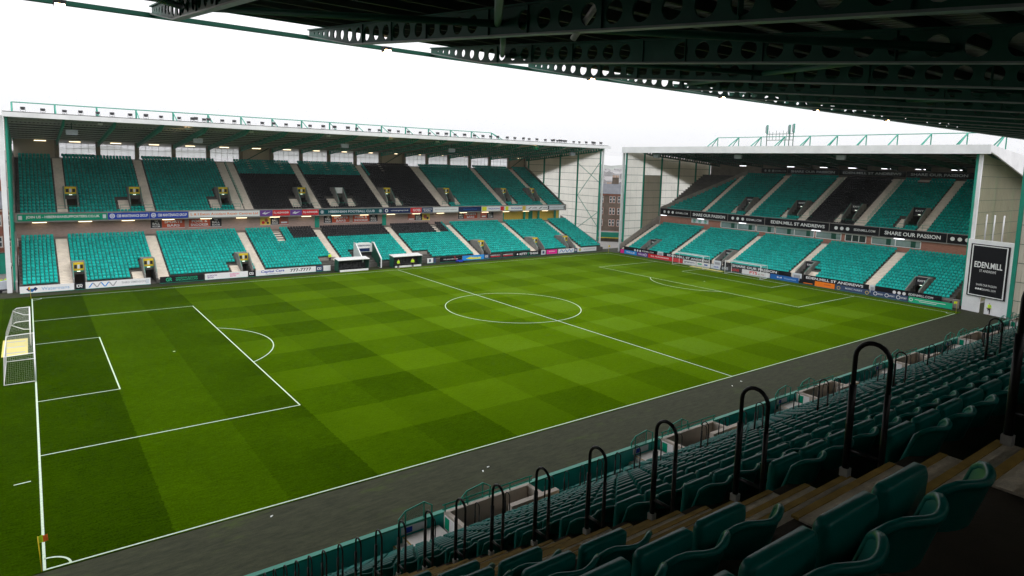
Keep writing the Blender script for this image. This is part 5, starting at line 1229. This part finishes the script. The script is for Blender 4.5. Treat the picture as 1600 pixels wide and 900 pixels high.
# white corner wall with the big square sign
cwl = empty('corner_wall', (109.2, -2.4, 0), 0.0)
P0, P1 = (109.9, 0.7), (108.4, -5.3)
ang_c = math.atan2(P1[1] - P0[1], P1[0] - P0[0]); Lw = math.hypot(P1[0] - P0[0], P1[1] - P0[1])
cwl.location = (P0[0], P0[1], 0); cwl.rotation_euler[2] = ang_c
wl_ = MB(); wl_.box(0, 2.3, -0.3, 0.0, 0, 10.4); wl_.box(3.1, Lw, -0.3, 0.0, 0, 10.4); wl_.box(2.3, 3.1, -0.3, 0.0, 2.3, 10.4)
o = wl_.build('cladding', 'white_sheet', cwl)
tag(cwl, 'white clad corner wall right of the goal-end stand carrying the big black sign', 'wall')
sgn = MB().box(-2.55, 2.55, 0, 0.12, 0, 7.5).build('corner_sign', 'ink_black', None, loc=(0, 0, 0)); tag(sgn, 'large square black sign with white border on the white corner wall', 'sign')
ux, uy = math.cos(ang_c), math.sin(ang_c); mx_, my_ = P0[0] + ux * Lw * 0.5, P0[1] + uy * Lw * 0.5
# find which side faces the camera: local -y direction in world
ly = Vector((math.sin(ang_c), -math.cos(ang_c), 0))
sgn.rotation_euler[2] = ang_c
sgn.location = Vector((mx_, my_, 2.3)) + ly * 0.44
for r0, r1 in ((2.35, 2.20),):
    bmb = MB(); zc = 3.75
    for a_, b_, c_, d_ in ((-r0, r0, 3.5, 3.62), (-r0, r0, -3.62, -3.5), (-r0, -r1, -3.5, 3.5), (r1, r0, -3.5, 3.5)): bmb.box(a_, b_, -0.008, -0.002, zc + c_, zc + d_)
    bmb.build('border', 'ink_white', sgn)
lettering(sgn, 'EDEN.MILL', 0, 4.6, 3.7, 0.85, -0.006, 'ink_white'); lettering(sgn, 'ST ANDREWS', 0, 3.75, 2.2, 0.36, -0.006, 'ink_white', 0.0)
lettering(sgn, 'SHARE OUR PASSION', 0, 1.75, 2.7, 0.30, -0.006, 'ink_white', 0.0); lettering(sgn, 'EDENMILL.COM', 0.35, 1.15, 1.9, 0.28, -0.006, 'ink_white', 0.0)
for i in range(3): disc(sgn, 'emblem', -1.3 + 0.3 * i, 1.15, 0.13, -0.006, 'ink_white')
for i, (x, y) in enumerate(((112.6, -0.2), (112.2, -1.3), (111.9, -2.5))):
    o = MB().tube((0, 0, 0), (0, 0, 3.9), 0.10, 8).build('flue_pipe', 'white_sheet', None, True, loc=(x, y, 10.0)); tag(o, 'white upright pipe above the corner wall, %s from the left' % ordn(i), 'pipe', 'white pipes above the corner wall')
    MB().tube((0, 0, -10.0), (0, 0, 0), 0.07, 6).build('pole', 'galvanised', o)

# ------------------------------------------------------------------ goals, flags, mats
def net_panel(mb, a, b, c, d, n, m, r=0.008):
    a, b, c, d = map(Vector, (a, b, c, d))
    for i in range(n + 1):
        t = i / n; p, q = a.lerp(b, t), d.lerp(c, t); mb.tube(p, q, r, 3)
    for j in range(m + 1):
        t = j / m; p, q = a.lerp(d, t), b.lerp(c, t); mb.tube(p, q, r, 3)
def goal(x, y0, y1, sg, label, hooks):
    """sg = direction behind the goal line"""
    o = empty('goal', (x, (y0 + y1) / 2, 0)); h = (y1 - y0) / 2; H = 2.44; dep = 2.0 * sg
    for s_ in (-1, 1): MB().tube((0, s_ * h, 0), (0, s_ * h, H + 0.06), 0.06, 10).build('post', 'white_paint', o, True)
    MB().tube((0, -h, H + 0.06), (0, h, H + 0.06), 0.06, 10).build('crossbar', 'white_paint', o, True)
    if hooks:
        for s_ in (-1, 1): MB().path([(0, s_ * h, H + 0.05), (dep * 0.55, s_ * h, H + 0.02), (dep * 0.72, s_ * h, H - 0.25), (dep * 0.25, s_ * h, H - 0.75), (0, s_ * h, H - 0.8)], 0.04, 6).build('net_support', 'white_paint', o, True)
        back_top = dep * 0.7
    else:
        for s_ in (-1, 1):
            MB().path([(0, s_ * h, H + 0.02), (dep, s_ * h, H - 0.05), (dep * 1.05, s_ * h, 0.05), (0, s_ * h, 0.05)], 0.04, 6).build('side_frame', 'white_paint', o, True)
        MB().tube((dep, -h, H - 0.05), (dep, h, H - 0.05), 0.035, 6).build('rear_bar', 'white_paint', o, True); MB().tube((dep * 1.05, -h, 0.05), (dep * 1.05, h, 0.05), 0.035, 6).build('ground_bar', 'white_paint', o, True)
        back_top = dep
    nm = MB(); bt = H - 0.05 if not hooks else H - 0.1
    net_panel(nm, (back_top, -h, bt), (back_top, h, bt), (dep * 1.05, h, 0.06), (dep * 1.05, -h, 0.06), 44, 15, 0.0026)
    net_panel(nm, (0, -h, H), (0, h, H), (back_top, h, bt), (back_top, -h, bt), 44, 12, 0.0026)
    for s_ in (-1, 1): net_panel(nm, (0, s_ * h, H), (back_top, s_ * h, bt), (dep * 1.05, s_ * h, 0.06), (0, s_ * h, 0.06), 14, 15, 0.0026)
    tag(nm.build('net', 'net', o), kind='stuff')
    return tag(o, label, 'goal', 'white football goals')
goal(0, 30.34, 37.66, -1, 'white goal with box net on the left goal line, nearer of the two', False)
goal(-0.25, 43.0, 50.0, -1, 'white goal with bent net hooks on the left goal line, farther of the two', True)
goal(105, 30.34, 37.66, 1, 'white goal in the middle of the right-hand goal line', False)
goal(105.2, 42.8, 50.1, 1, 'white training goal left of the main one on the right-hand goal line', False)
def flag(x, y, ang, col, label, h=1.6):
    o = MB().tube((0, 0, 0), (0, 0, h), 0.022, 8).build('corner_flag', 'yellow', None, True, loc=(x, y, 0)); o.rotation_euler = (0.03, -0.05, 0)
    V = []; F = []; n_ = 7
    for i in range(n_ + 1):
        t = i / n_; sag = -0.10 * t * t
        for j in range(2): V.append((math.cos(ang) * 0.42 * t + 0.03 * math.sin(6 * t), math.sin(ang) * 0.42 * t + 0.05 * math.sin(7 * t + j), h - 0.02 - 0.34 * j + sag))
    for i in range(n_): F.append((2 * i, 2 * i + 1, 2 * i + 3, 2 * i + 2))
    MB().add(V[:8], F[:3]).build('flag', col[0], o); MB().add(V[6:], [tuple(q - 6 for q in f) for f in F[3:]]).build('flag', col[1], o)
    return tag(o, label, 'corner flag', 'corner flags')
flag(-0.1, -0.08, 0.5, ('flag_lime', 'flag_orange'), 'orange and lime corner flag at the near left corner', 1.75)
flag(-0.1, 68.1, 2.0, ('flag_lime', 'flag_orange'), 'yellow corner flag in front of the diamonds board at the far left')
flag(105.1, -0.1, 1.2, ('yellow', 'flag_lime'), 'yellow corner flag at the right end of the near touchline', 1.8)
flag(105.1, 68.1, -0.7, ('yellow', 'yellow'), 'yellow corner flag in the gap between the two far stands', 1.8)
def ground_mat(x0, y0, x1, y1, rot, label):
    cx, cy = (x0 + x1) / 2, (y0 + y1) / 2; a_, b_ = (x1 - x0) / 2, (y1 - y0) / 2
    o = MB().box(-a_, a_, -b_, b_, 0.004, 0.03).build('pitchside_mat', 'ink_lemon', None, loc=(cx, cy, 0), rotz=rot); tag(o, label, 'mat', 'printed mats behind the goals')
    for i in range(3):
        t = -b_ + (2 * b_) * (i + 0.5) / 3; MB().box(-a_ * 0.8, a_ * 0.8, t - 0.16, t + 0.16, 0.031, 0.034).build('printed_bar', 'ink_grey' if i != 1 else 'ink_silver', o)
    return o
ground_mat(-2.5, 39.6, -0.5, 46.2, 0.0, 'yellow printed mat on the grass between the two left goals')
ground_mat(105.9, 39.2, 107.0, 46.5, 0.0, 'yellow printed mat on the grass between the right-hand goals')
for i, (x, y, r_, lab) in enumerate(((9.9, -1.0, 0.6, 'white scrap of litter on the track near the left corner'), (22.3, -2.9, 1.1, 'white crumpled cup on the track, left of its pair'), (22.9, -2.6, 0.2, 'white crumpled cup on the track, right of its pair'), (50.2, -1.6, 0.8, 'white scrap of litter on the track below the halfway line'), (52.0, -1.3, 2.0, 'small white scrap right of the one below the halfway line'))):
    o = MB().hexa([(-0.14, -0.06, 0), (0.14, -0.07, 0), (0.15, 0.07, 0), (-0.13, 0.06, 0), (-0.12, -0.05, 0.05), (0.12, -0.06, 0.09), (0.13, 0.05, 0.04), (-0.12, 0.05, 0.07)]).build('litter', 'white_paint', None, loc=(x, y, -0.028), rotz=r_); o.scale = (0.6, 0.6, 0.6); tag(o, lab, 'litter', 'litter on the track')

# ------------------------------------------------------------------ dugouts and players' tunnel
def dugout(x0, x1, label):
    o = empty('dugout', ((x0 + x1) / 2, 70.6, -0.03)); h = (x1 - x0) / 2
    MB().prism_x([(-0.75, 2.02), (1.15, 2.22), (1.15, 2.30), (-0.75, 2.12)], -h - 0.1, h + 0.1).build('roof', 'white_paint', o)
    MB().box(-h, h, 1.05, 1.12, 0.1, 2.2).build('back_panel', 'ink_char', o)
    for s_ in (-1, 1): MB().prism_x([(-0.5, 0.1), (1.04, 0.1), (1.04, 2.19), (-0.65, 2.0)], s_ * h - 0.03, s_ * h + 0.03).build('side_panel', 'steel_dark_green', o)
    MB().box(-h + 0.3, h - 0.1, -0.62, -0.55, 0.05, 0.38).build('kick_board', 'white_paint', o)
    n_ = 9
    sm_ = MB(); sm_.hexa([(-0.24, 0.0, 0.45), (0.24, 0.0, 0.45), (0.24, 0.5, 0.42), (-0.24, 0.5, 0.42), (-0.24, 0.0, 0.55), (0.24, 0.0, 0.55), (0.24, 0.5, 0.52), (-0.24, 0.5, 0.52)]); sm_.hexa([(-0.24, 0.45, 0.53), (0.24, 0.45, 0.53), (0.24, 0.55, 0.53), (-0.24, 0.55, 0.53), (-0.2, 0.6, 1.25), (0.2, 0.6, 1.25), (0.2, 0.68, 1.25), (-0.2, 0.68, 1.25)]); sm_.box(-0.2, 0.2, 0.15, 0.4, 0.0, 0.42)
    sm_ = sm_.mesh('team_seat')
    for i in range(n_): link('team_seat', sm_, 'seat_black', o, loc=(-h + 0.5 + (2 * h - 1.0) * i / (n_ - 1), 0.2, 0))
    return tag(o, label, 'dugout', 'dugouts at the far touchline')
dugout(42.3, 47.9, 'white roofed dugout with black seats, left of the halfway line')
dugout(52.7, 58.4, 'white roofed dugout with black seats, right of the halfway line')
tn = empty('players_tunnel', (49.2, 73.0, 0)); tag(tn, "white walled players' tunnel between the dugouts", 'tunnel')
for s_ in (-1, 1): MB().prism_x([(-1.6, 0), (2.4, 0), (2.4, 4.3), (1.6, 4.3), (-1.6, 1.7)], s_ * 1.75 - 0.1, s_ * 1.75 + 0.1).build('side_wall', 'white_paint', tn); 
MB().prism_y([(-1.64, 2.5), (1.64, 2.5), (1.64, 4.0), (0.9, 4.25), (-0.9, 4.25), (-1.64, 4.0)], 2.0, 2.15).build('arch', 'white_paint', tn)
lettering(tn, 'HIBERNIAN', 0, 3.7, 2.4, 0.3, 1.99, 'ink_navy'); MB().box(-1.1, 1.1, 1.95, 1.995, 2.6, 3.2).build('sign', 'ink_navy', tn)
MB().box(-1.64, 1.64, 2.3, 2.4, 0, 2.49).build('tunnel_door', 'ink_char', tn)
MB().prism_x([(-1.55, 0.05), (2.3, 0.05), (2.3, 4.1), (1.6, 4.1), (-1.55, 1.55)], 1.62, 1.645).build('inner_panel', 'steel_dark_green', tn)
for i, (x, lab) in enumerate(((42.3, 'grey concrete recess wall behind the steward left of the dugouts'), (60.9, 'grey concrete recess wall right of the second dugout'))):
    o = MB().box(-1.5, 1.5, 0, 0.2, 0, 1.0).build('recess_wall', 'concrete', None, loc=(x, 75.1, 0.9)); tag(o, lab, 'wall', 'recess walls beside the dugouts')

# ------------------------------------------------------------------ people
def person(x, y, z, rot, pose, jacket, label, scale_=1.0):
    b_, j_, t_, h_ = PM[pose]; b2 = b_.copy(); b2.materials.append(M['skin'])
    o = link('person', b2, None, None, loc=(x, y, z), rotz=rot); o.scale = (scale_,) * 3; tag(o, label, 'person', 'stewards around the pitch')
    for nm, me, mt_ in (('jacket', j_, jacket), ('trousers', t_, 'dark_cloth'), ('hair', h_, 'hair')):
        m2 = me.copy(); m2.materials.append(M[mt_]); link(nm, m2, None, o)
    return o
person(53.2, 69.15, -0.03, 0.3, 0, 'hivis', 'person in yellow hi-vis jacket standing at the left end of the right-hand dugout')
person(56.1, 69.2, -0.03, -0.6, 1, 'hivis', 'person in yellow hi-vis jacket in front of the right-hand dugout seats')
person(42.6, 74.6, 1.02, 0.2, 0, 'hivis', 'person in black and lime vest standing above the small white board left of the dugouts')
person(50.9, 71.9, -0.03, 0.8, 0, 'dark_cloth', "person in dark clothes by the players' tunnel wall")
person(108.75, -2.85, -0.03, -1.9, 0, 'hivis', 'person in lime hi-vis jacket in the doorway under the big black sign')
person(-3.3, 76.4, -0.03, 0.5, 0, 'hivis', 'person in lime jacket behind the equipment at the far left corner, left of two')
person(-2.7, 77.0, -0.03, -0.4, 1, 'hivis', 'person in lime jacket behind the equipment at the far left corner, right of two')

# ------------------------------------------------------------------ lamps
def strip(ang, s_, d, z, label, group, L=1.75):
    loc = (s_, d, z) if ang == 0 else (d, -s_, z)
    o = MB().box(-L / 2, L / 2, -0.09, 0.09, 0.06, 0.13).build('strip_light', 'white_paint', None, loc=loc, rotz=ang); tag(o, label, 'lamp', group)
    MB().box(-L / 2 + 0.05, L / 2 - 0.05, -0.075, 0.075, -0.03, 0.058).build('tube', 'tube_light' if ang == 0 else 'tube_cool', o); return o
for i in range(18): strip(0, 1.4 + 5.93 * i, 87.35, 8.18, 'strip light under the far balcony, %s from the left' % ordn(i), 'strip lights under the far balcony', 1.9)
for i in range(18):
    strip(0, (2.2 if i == 0 else COLX[i - 1] + 2.6), 101.6, 20.85, 'strip light under the back of the far roof, %s from the left' % ordn(i), 'strip lights under the far roof')
for i, y in enumerate((68.0, 57.4, 46.8, 30.8, 16.0)): strip(SA, -y + 0.9, 122.05, 8.22, 'strip light under the goal-end balcony, %s from the left' % ordn(i), 'strip lights under the goal-end balcony')
for i, y in enumerate((57.0, 45.0, 37.5, 31.5, 25.0, 18.8, 12.8)): strip(SA, -y, 137.5, 20.45, 'strip light under the goal-end roof, %s from the left' % ordn(i), 'strip lights under the goal-end roof')
fl_me = MB(); fl_me.hexa([(-0.2, -0.12, 0.28), (0.2, -0.12, 0.28), (0.2, 0.14, 0.28), (-0.2, 0.14, 0.28), (-0.3, -0.2, 0.62), (0.3, -0.2, 0.62), (0.3, 0.2, 0.70), (-0.3, 0.2, 0.70)])
for s_ in (-0.32, 0.29): fl_me.box(s_, s_ + 0.03, -0.03, 0.03, 0.12, 0.5)
fl_me.box(-0.32, 0.32, -0.03, 0.03, 0.08, 0.12); fl_me.box(-0.03, 0.03, -0.03, 0.03, -0.05, 0.08); fl_me = fl_me.mesh('floodlight')
fx = []
for i in range(18): fx += [0.3 + 6.12 * i + q for q in (0.0, 2.1, 4.1)]
fx += [21.4, 22.6, 92.5, 93.6, 94.6, 95.6, 104.2, 105.0]
for i, x in enumerate(sorted(x for x in fx if -1 < x < 108)):
    o = link('floodlight', fl_me, 'lamp_body', loc=(x + random.uniform(-0.3, 0.3), 73.7, zr(73.7) + 0.28), rotz=random.choice((0, 0, math.pi)) + random.uniform(-0.2, 0.2)); o.scale = (random.uniform(0.85, 1.1),) * 3
    tag(o, 'dark floodlight on the far roof edge, %s from the left' % ordn(i), 'floodlight', 'floodlights on the far roof edge')
for i, (x, y) in enumerate(((5.6, 78), (23.0, 82), (47.5, 80), (70.5, 80), (101.0, 77))):
    o = MB().hexa([(-0.7, -0.35, 0), (0.7, -0.35, 0), (0.6, 0.35, 0), (-0.6, 0.35, 0), (-0.75, -0.3, 0.75), (0.75, -0.3, 0.75), (0.65, 0.3, 0.75), (-0.65, 0.3, 0.75)]).build('loudspeaker', 'speaker_grey', None, loc=(x, y, zr(y) - 2.0)); tag(o, 'pale loudspeaker hanging under the far roof, %s from the left' % ordn(i), 'loudspeaker', 'loudspeakers under the roofs')
    MB().box(-0.05, 0.05, -0.05, 0.05, 0.752, 1.75).build('hanger', 'steel_dark_green', o)
for i, (y, lab) in enumerate(((62.0, 'pale loudspeaker under the left end of the goal-end roof'), (41.5, 'pale loudspeaker under the middle of the goal-end roof'), (21.5, 'orange-lit loudspeaker under the right half of the goal-end roof'))):
    o = MB().hexa([(-0.7, -0.35, 0), (0.7, -0.35, 0), (0.6, 0.35, 0), (-0.6, 0.35, 0), (-0.75, -0.3, 0.75), (0.75, -0.3, 0.75), (0.65, 0.3, 0.75), (-0.65, 0.3, 0.75)]).build('loudspeaker', 'speaker_grey', None, loc=(112.5, y, szr(112.5) - 1.7), rotz=SA); tag(o, lab, 'loudspeaker', 'loudspeakers under the roofs')
    MB().box(-0.05, 0.05, -0.05, 0.05, 0.752, 1.45).build('hanger', 'steel_dark_green', o)
for i, x in enumerate((9.0, 20.5, 30.0, 43.0, 55.0, 65.0, 80.0, 90.0, 98.0)):
    o = MB().box(-0.3, 0.3, -0.2, 0.2, 0.0, 0.28).build('roof_lamp', 'white_paint', None, loc=(x, 76.3, zr(76.3) - 0.62)); tag(o, 'small lamp box under the far roof front, %s from the left' % ordn(i), 'lamp', 'lamp boxes under the far roof')
    MB().box(-0.22, 0.22, 0.205, 0.24, 0.05, 0.24).build('lens', 'warm_lamp' if i in (1, 4, 7) else 'ink_pale', o)
    MB().box(-0.04, 0.04, -0.04, 0.04, 0.282, 0.5).build('stem', 'steel_dark_green', o)
for i, x in enumerate((1.3, 13.8, 26.8, 39.3, 51.8, 64.3)):
    o = MB().hexa([(-0.16, -0.14, 0), (0.16, -0.14, 0), (0.16, 0.16, 0), (-0.16, 0.16, 0), (-0.2, -0.18, 0.24), (0.2, -0.18, 0.24), (0.2, 0.18, 0.24), (-0.2, 0.18, 0.24)]).build('edge_lamp', 'lamp_body', None, loc=(x, -6.35, 24.02)); tag(o, 'lit orange lamp on the near roof edge, %s from the left' % ordn(i), 'lamp', 'lit lamps on the near roof edge')
    MB().box(-0.15, 0.15, -0.158, -0.145, 0.02, 0.2).build('lens', 'warm_lamp', o)
    MB().box(-0.15, 0.15, -0.13, 0.14, -0.02, -0.004).build('under_lens', 'warm_lamp', o)
    MB().box(-0.04, 0.04, 0.15, 0.5, 0.16, 0.22).build('arm', 'lamp_body', o)

# ------------------------------------------------------------------ things around: phone mast, hoarding, town
am = empty('phone_mast', (139.5, 49.5, 21.3)); tag(am, 'phone mast with upright antennas on the goal-end roof', 'mast', None)
for i, (dy, h) in enumerate(((3.1, 8.7), (-2.4, 8.6), (-3.4, 8.8))):
    p_ = MB().tube((0, dy, 0), (0, dy, h), 0.10, 6).build('pole', 'steel_dark_green', am)
    MB().box(-0.15, 0.15, dy - 0.16, dy + 0.16, h - 2.0, h).build('antenna', 'steel_green', am); MB().box(-0.5, -0.25, dy - 0.14, dy + 0.14, h - 1.8, h - 0.2).build('antenna', 'pale_glass', am)
fr = MB()
for z in (5.2, 6.6): fr.tube((0, -3.4, z), (0, 3.1, z), 0.06, 6)
for j in range(7): fr.tube((0, -2.6 + 0.85 * j, 5.2), (0, -2.6 + 0.85 * j, 7.4 - 0.3 * (j % 2)), 0.045, 6)
fr.build('mast_frame', 'steel_dark_green', am)
hd = MB().box(-0.1, 0.1, -6, 6, 0.0, 1.45).build('hoarding', 'steel_green', None, loc=(124.0, 84.0, 0.9), rotz=0.85); tag(hd, 'green hoarding in the gap between the two far stands', 'hoarding'); MB().box(-0.06, 0.06, -6, 6, -1.0, -0.002).build('base_wall', 'concrete_dark', hd)
MB().box(-0.16, -0.1, -6, 6, -0.12, 0.1).build('yellow_line', 'yellow', hd)
hd = MB().box(-9, 9, -0.1, 0.1, 0, 3.2).build('hoarding', 'steel_green', None, loc=(-11.6, 92.0, -0.1)); tag(hd, 'green hoarding at the left edge of the picture', 'hoarding'); MB().box(-9, 9, -0.14, 0.14, 3.2, 3.32).build('cap', 'steel_dark_green', hd)
eq = empty('equipment_trolley', (-2.9, 74.6, -0.03)); tag(eq, 'grey equipment trolley at the far left corner of the pitch', 'trolley')
MB().hexa([(-0.6, -0.4, 0.5), (0.5, -0.4, 0.5), (0.5, 0.4, 0.5), (-0.6, 0.4, 0.5), (-0.5, -0.35, 1.5), (0.45, -0.35, 1.65), (0.45, 0.35, 1.65), (-0.5, 0.35, 1.5)]).build('hood', 'speaker_grey', eq)
MB().box(-0.65, 0.6, -0.45, 0.45, 0.28, 0.49).build('chassis', 'ink_char', eq)
for sx_ in (-0.45, 0.4):
    for sy_ in (-0.47, 0.47): MB().tube((sx_, sy_ - 0.05, 0.2), (sx_, sy_ + 0.05, 0.2), 0.2, 14).build('wheel', 'black_steel', eq)
MB().path([(0.5, 0.3, 0.5), (0.95, 0.3, 1.1), (0.95, -0.3, 1.1), (0.5, -0.3, 0.5)], 0.025, 6).build('handle', 'galvanised', eq)
pl = empty('blue_mower', (67.4, 71.0, -0.03)); tag(pl, 'small blue and black machine with red handle in front of the blue board', 'mower')
MB().hexa([(-0.8, -0.35, 0.15), (0.8, -0.35, 0.15), (0.8, 0.35, 0.15), (-0.8, 0.35, 0.15), (-0.7, -0.3, 0.5), (0.6, -0.3, 0.5), (0.6, 0.3, 0.5), (-0.7, 0.3, 0.5)]).build('deck', 'ink_blue', pl)
MB().hexa([(-0.3, -0.25, 0.5), (0.4, -0.25, 0.5), (0.4, 0.25, 0.5), (-0.3, 0.25, 0.5), (-0.2, -0.2, 0.95), (0.3, -0.2, 0.9), (0.3, 0.2, 0.9), (-0.2, 0.2, 0.95)]).build('engine', 'black_steel', pl)
MB().path([(-0.7, 0.2, 0.4), (-1.25, 0.2, 1.2), (-1.25, -0.2, 1.2), (-0.7, -0.2, 0.4)], 0.03, 6).build('handle', 'ink_red', pl)
for sx_ in (-0.6, 0.6):
    for sy_ in (-0.38, 0.38): MB().tube((sx_, sy_ - 0.05, 0.16), (sx_, sy_ + 0.05, 0.16), 0.16, 12).build('wheel', 'black_steel', pl)
def brick_pier(x, y, label):
    o = MB().hexa([(-0.5, -0.35, 0), (0.5, -0.35, 0), (0.5, 0.35, 0), (-0.5, 0.35, 0), (-0.45, -0.3, 2.0), (0.45, -0.3, 2.0), (0.45, 0.3, 2.0), (-0.45, 0.3, 2.0)]).build('brick_pier', 'brick_pink', None, loc=(x, y, -0.03), rotz=0.4); MB().box(-0.55, 0.55, -0.4, 0.4, 2.0, 2.1).build('coping', 'concrete_grey', o); return tag(o, label, 'pier')
brick_pier(111.2, 0.9, 'short brick pier between the seats and the white corner wall')
o = MB().box(-0.15, 0.15, -1.4, 1.4, 0, 1.2).build('low_wall', 'concrete', None, loc=(109.9, 2.6, -0.03)); tag(o, 'low concrete wall at the right end of the goal-end stand', 'wall'); MB().box(-0.2, 0.2, -1.45, 1.45, 1.2, 1.27).build('coping', 'concrete_grey', o)

def tenement(name, loc, rot, L, D, H, floors, bays, wall, label, roof_h=3.2, win_w=0.95, win_h=1.75, chim=3, quoin='buff_stone'):
    o = empty(name, loc, rot); tag(o, label, 'building', 'tenements behind the stands')
    MB().box(0, L, 0, D, 0, H).build('wall', wall, o)
    rf = MB().prism_x([(-0.3, H), (D + 0.3, H), (D * 0.62, H + roof_h), (D * 0.38, H + roof_h)], -0.2, L + 0.2).build('roof', 'slate', o)
    for i in range(chim):
        x = L * (i + 0.5) / chim; c_ = MB().box(x - 1.0, x + 1.0, D * 0.4, D * 0.6, H + roof_h - 0.6, H + roof_h + 2.0).build('chimney', wall, rf)
        pt = MB()
        for j in range(4): pt.tube((x - 0.75 + 0.5 * j, D * 0.5, H + roof_h + 2.0), (x - 0.75 + 0.5 * j, D * 0.5, H + roof_h + 2.7), 0.16, 8)
        pt.build('chimney_pots', 'chimney_pot', c_) if False else None
        for j in range(4): MB().tube((x - 0.75 + 0.5 * j, D * 0.5, H + roof_h + 2.002), (x - 0.75 + 0.5 * j, D * 0.5, H + roof_h + 2.7), 0.16, 8).build('chimney_pot', 'chimney_pot', rf)
    fh = H / floors
    fm = MB(); fm.box(-win_w / 2 - 0.16, win_w / 2 + 0.16, -0.05, 0.03, -0.22, -0.08); fm.box(-win_w / 2 - 0.14, -win_w / 2, -0.04, 0.03, -0.078, win_h); fm.box(win_w / 2, win_w / 2 + 0.14, -0.04, 0.03, -0.078, win_h); fm.box(-win_w / 2 - 0.14, win_w / 2 + 0.14, -0.04, 0.03, win_h + 0.001, win_h + 0.2); fm = fm.mesh('window')
    sm = MB(); q = 0.07
    for z0, z1 in ((-0.07, win_h / 2 - 0.03), (win_h / 2 + 0.03, win_h)):
        sm.box(-win_w / 2, -win_w / 2 + q, -0.03, 0.02, z0, z1); sm.box(win_w / 2 - q, win_w / 2, -0.03, 0.02, z0, z1); sm.box(-win_w / 2 + q, win_w / 2 - q, -0.03, 0.02, z0, z0 + q); sm.box(-win_w / 2 + q, win_w / 2 - q, -0.03, 0.02, z1 - q, z1)
    sm = sm.mesh('sash'); pm_ = MB().box(-win_w / 2 + 0.01, win_w / 2 - 0.01, -0.012, -0.004, -0.06, win_h - 0.01).mesh('pane')
    for side in (0, 1):
        for f in range(floors):
            for bx in bays:
                if side == 0: x, y, r_ = bx, -0.004, 0
                else:
                    if bx > D - 1: continue
                    x, y, r_ = -0.004, bx, -math.pi / 2
                w_ = link('window', fm, quoin, o, loc=(x, y, f * fh + 0.9), rotz=r_); link('sash', sm, 'white_paint', w_); link('pane', pm_, 'dark_glass', w_)
    for x in (L * 0.27, L * 0.74): MB().tube((x, -0.08, 0.2), (x, -0.08, H - 0.1), 0.07, 6).build('drainpipe', 'black_steel', o)
    MB().box(-0.15, L + 0.15, -0.2, 0.0 - 0.003, H - 0.45, H - 0.15).build('cornice', quoin, o)
    return o
pair = lambda c: [c - 0.62, c + 0.62]
tenement('tenement', (134.1, 115.8, -2.95), -0.80, 30, 11, 14.2, 4, [1.5, 4.0, 4.95, 8.0, 11.3, 13.85, 14.8, 16.3, 19.0, 20.0, 22.6, 25.4, 26.4], 'sandstone', 'dark stone tenement with slate roof between the two far stands', roof_h=2.9, win_w=0.7, win_h=1.9, quoin='red_stone')
tenement('tenement', (190, 170, -10.0), -0.75, 60, 14, 17.0, 4, list(range(2, 58, 3)), 'sandstone', 'paler hazy tenement with many chimneys behind the dark one', chim=7)
tenement('tenement', (-32.0, 112.0, -7.0), 0.05, 32, 13, 15.5, 4, [2, 5, 8, 11, 14, 17, 20, 23, 26, 27.6, 29.2, 30.8], 'red_stone', 'red sandstone tenement at the left edge of the picture', roof_h=3.0, chim=4)
tenement('tenement', (-62.0, 168.0, -6.0), 0.0, 56, 14, 26.0, 6, list(range(2, 55, 3)), 'buff_stone', 'tall pale block of flats behind the red tenement at the left edge', roof_h=2.2, chim=3)
rg = np.random.default_rng(3); tm_ = MB()
for i in range(700):
    a = math.radians(rg.uniform(-8, 62)); R = rg.uniform(380, 3600); x, y = R * math.sin(a), R * math.cos(a); h = rg.uniform(5, 11) - 4 + (R - 380) * 0.004; L = rg.uniform(14, 40); D = rg.uniform(9, 14)
    tm_.box(x - L / 2, x + L / 2, y - D / 2, y + D / 2, -1, h); tm_.prism_x([(y - D / 2 - 0.3, h), (y + D / 2 + 0.3, h), (y, h + 3.5)], x - L / 2, x + L / 2)
tag(tm_.build('far_town', 'far_stone'), 'hazy roofs of the town far behind the stands', 'town', kind='stuff')
vn = empty('parked_car', (-4.2, 96.5, -0.1), 0.2); tag(vn, 'white car parked behind the left end of the far stand', 'car')
MB().hexa([(-2.1, -0.85, 0.3), (2.1, -0.85, 0.3), (2.1, 0.85, 0.3), (-2.1, 0.85, 0.3), (-2.05, -0.82, 0.95), (2.0, -0.82, 0.85), (2.0, 0.82, 0.85), (-2.05, 0.82, 0.95)]).build('body', 'white_paint', vn)
MB().hexa([(-1.7, -0.78, 0.95), (1.0, -0.78, 0.9), (1.0, 0.78, 0.9), (-1.7, 0.78, 0.95), (-1.3, -0.62, 1.5), (0.3, -0.62, 1.5), (0.3, 0.62, 1.5), (-1.3, 0.62, 1.5)]).build('cabin', 'dark_glass', vn)
MB().box(-1.28, 0.28, -0.6, 0.6, 1.5, 1.53).build('roof', 'white_paint', vn)
for sx_ in (-1.3, 1.3):
    for sy_ in (-0.8, 0.8): MB().tube((sx_, sy_ - 0.1, 0.32), (sx_, sy_ + 0.1, 0.32), 0.32, 14).build('wheel', 'black_steel', vn)

make_letters()

hz = MB().box(-4700, 7200, -2700, 7200, -2.7, 190).build('haze', None)
hm_ = bpy.data.materials.new('haze'); hm_.use_nodes = True; hn = hm_.node_tree.nodes; hn.clear()
ho = hn.new('ShaderNodeOutputMaterial'); hv_ = hn.new('ShaderNodeVolumePrincipled'); hv_.inputs['Color'].default_value = (0.98, 0.985, 1.0, 1); hv_.inputs['Density'].default_value = 0.00011
hm_.node_tree.links.new(hv_.outputs[0], ho.inputs['Volume']); hz.data.materials.append(hm_)
tag(hz, 'thin grey haze over the ground and the town', 'haze', kind='stuff')
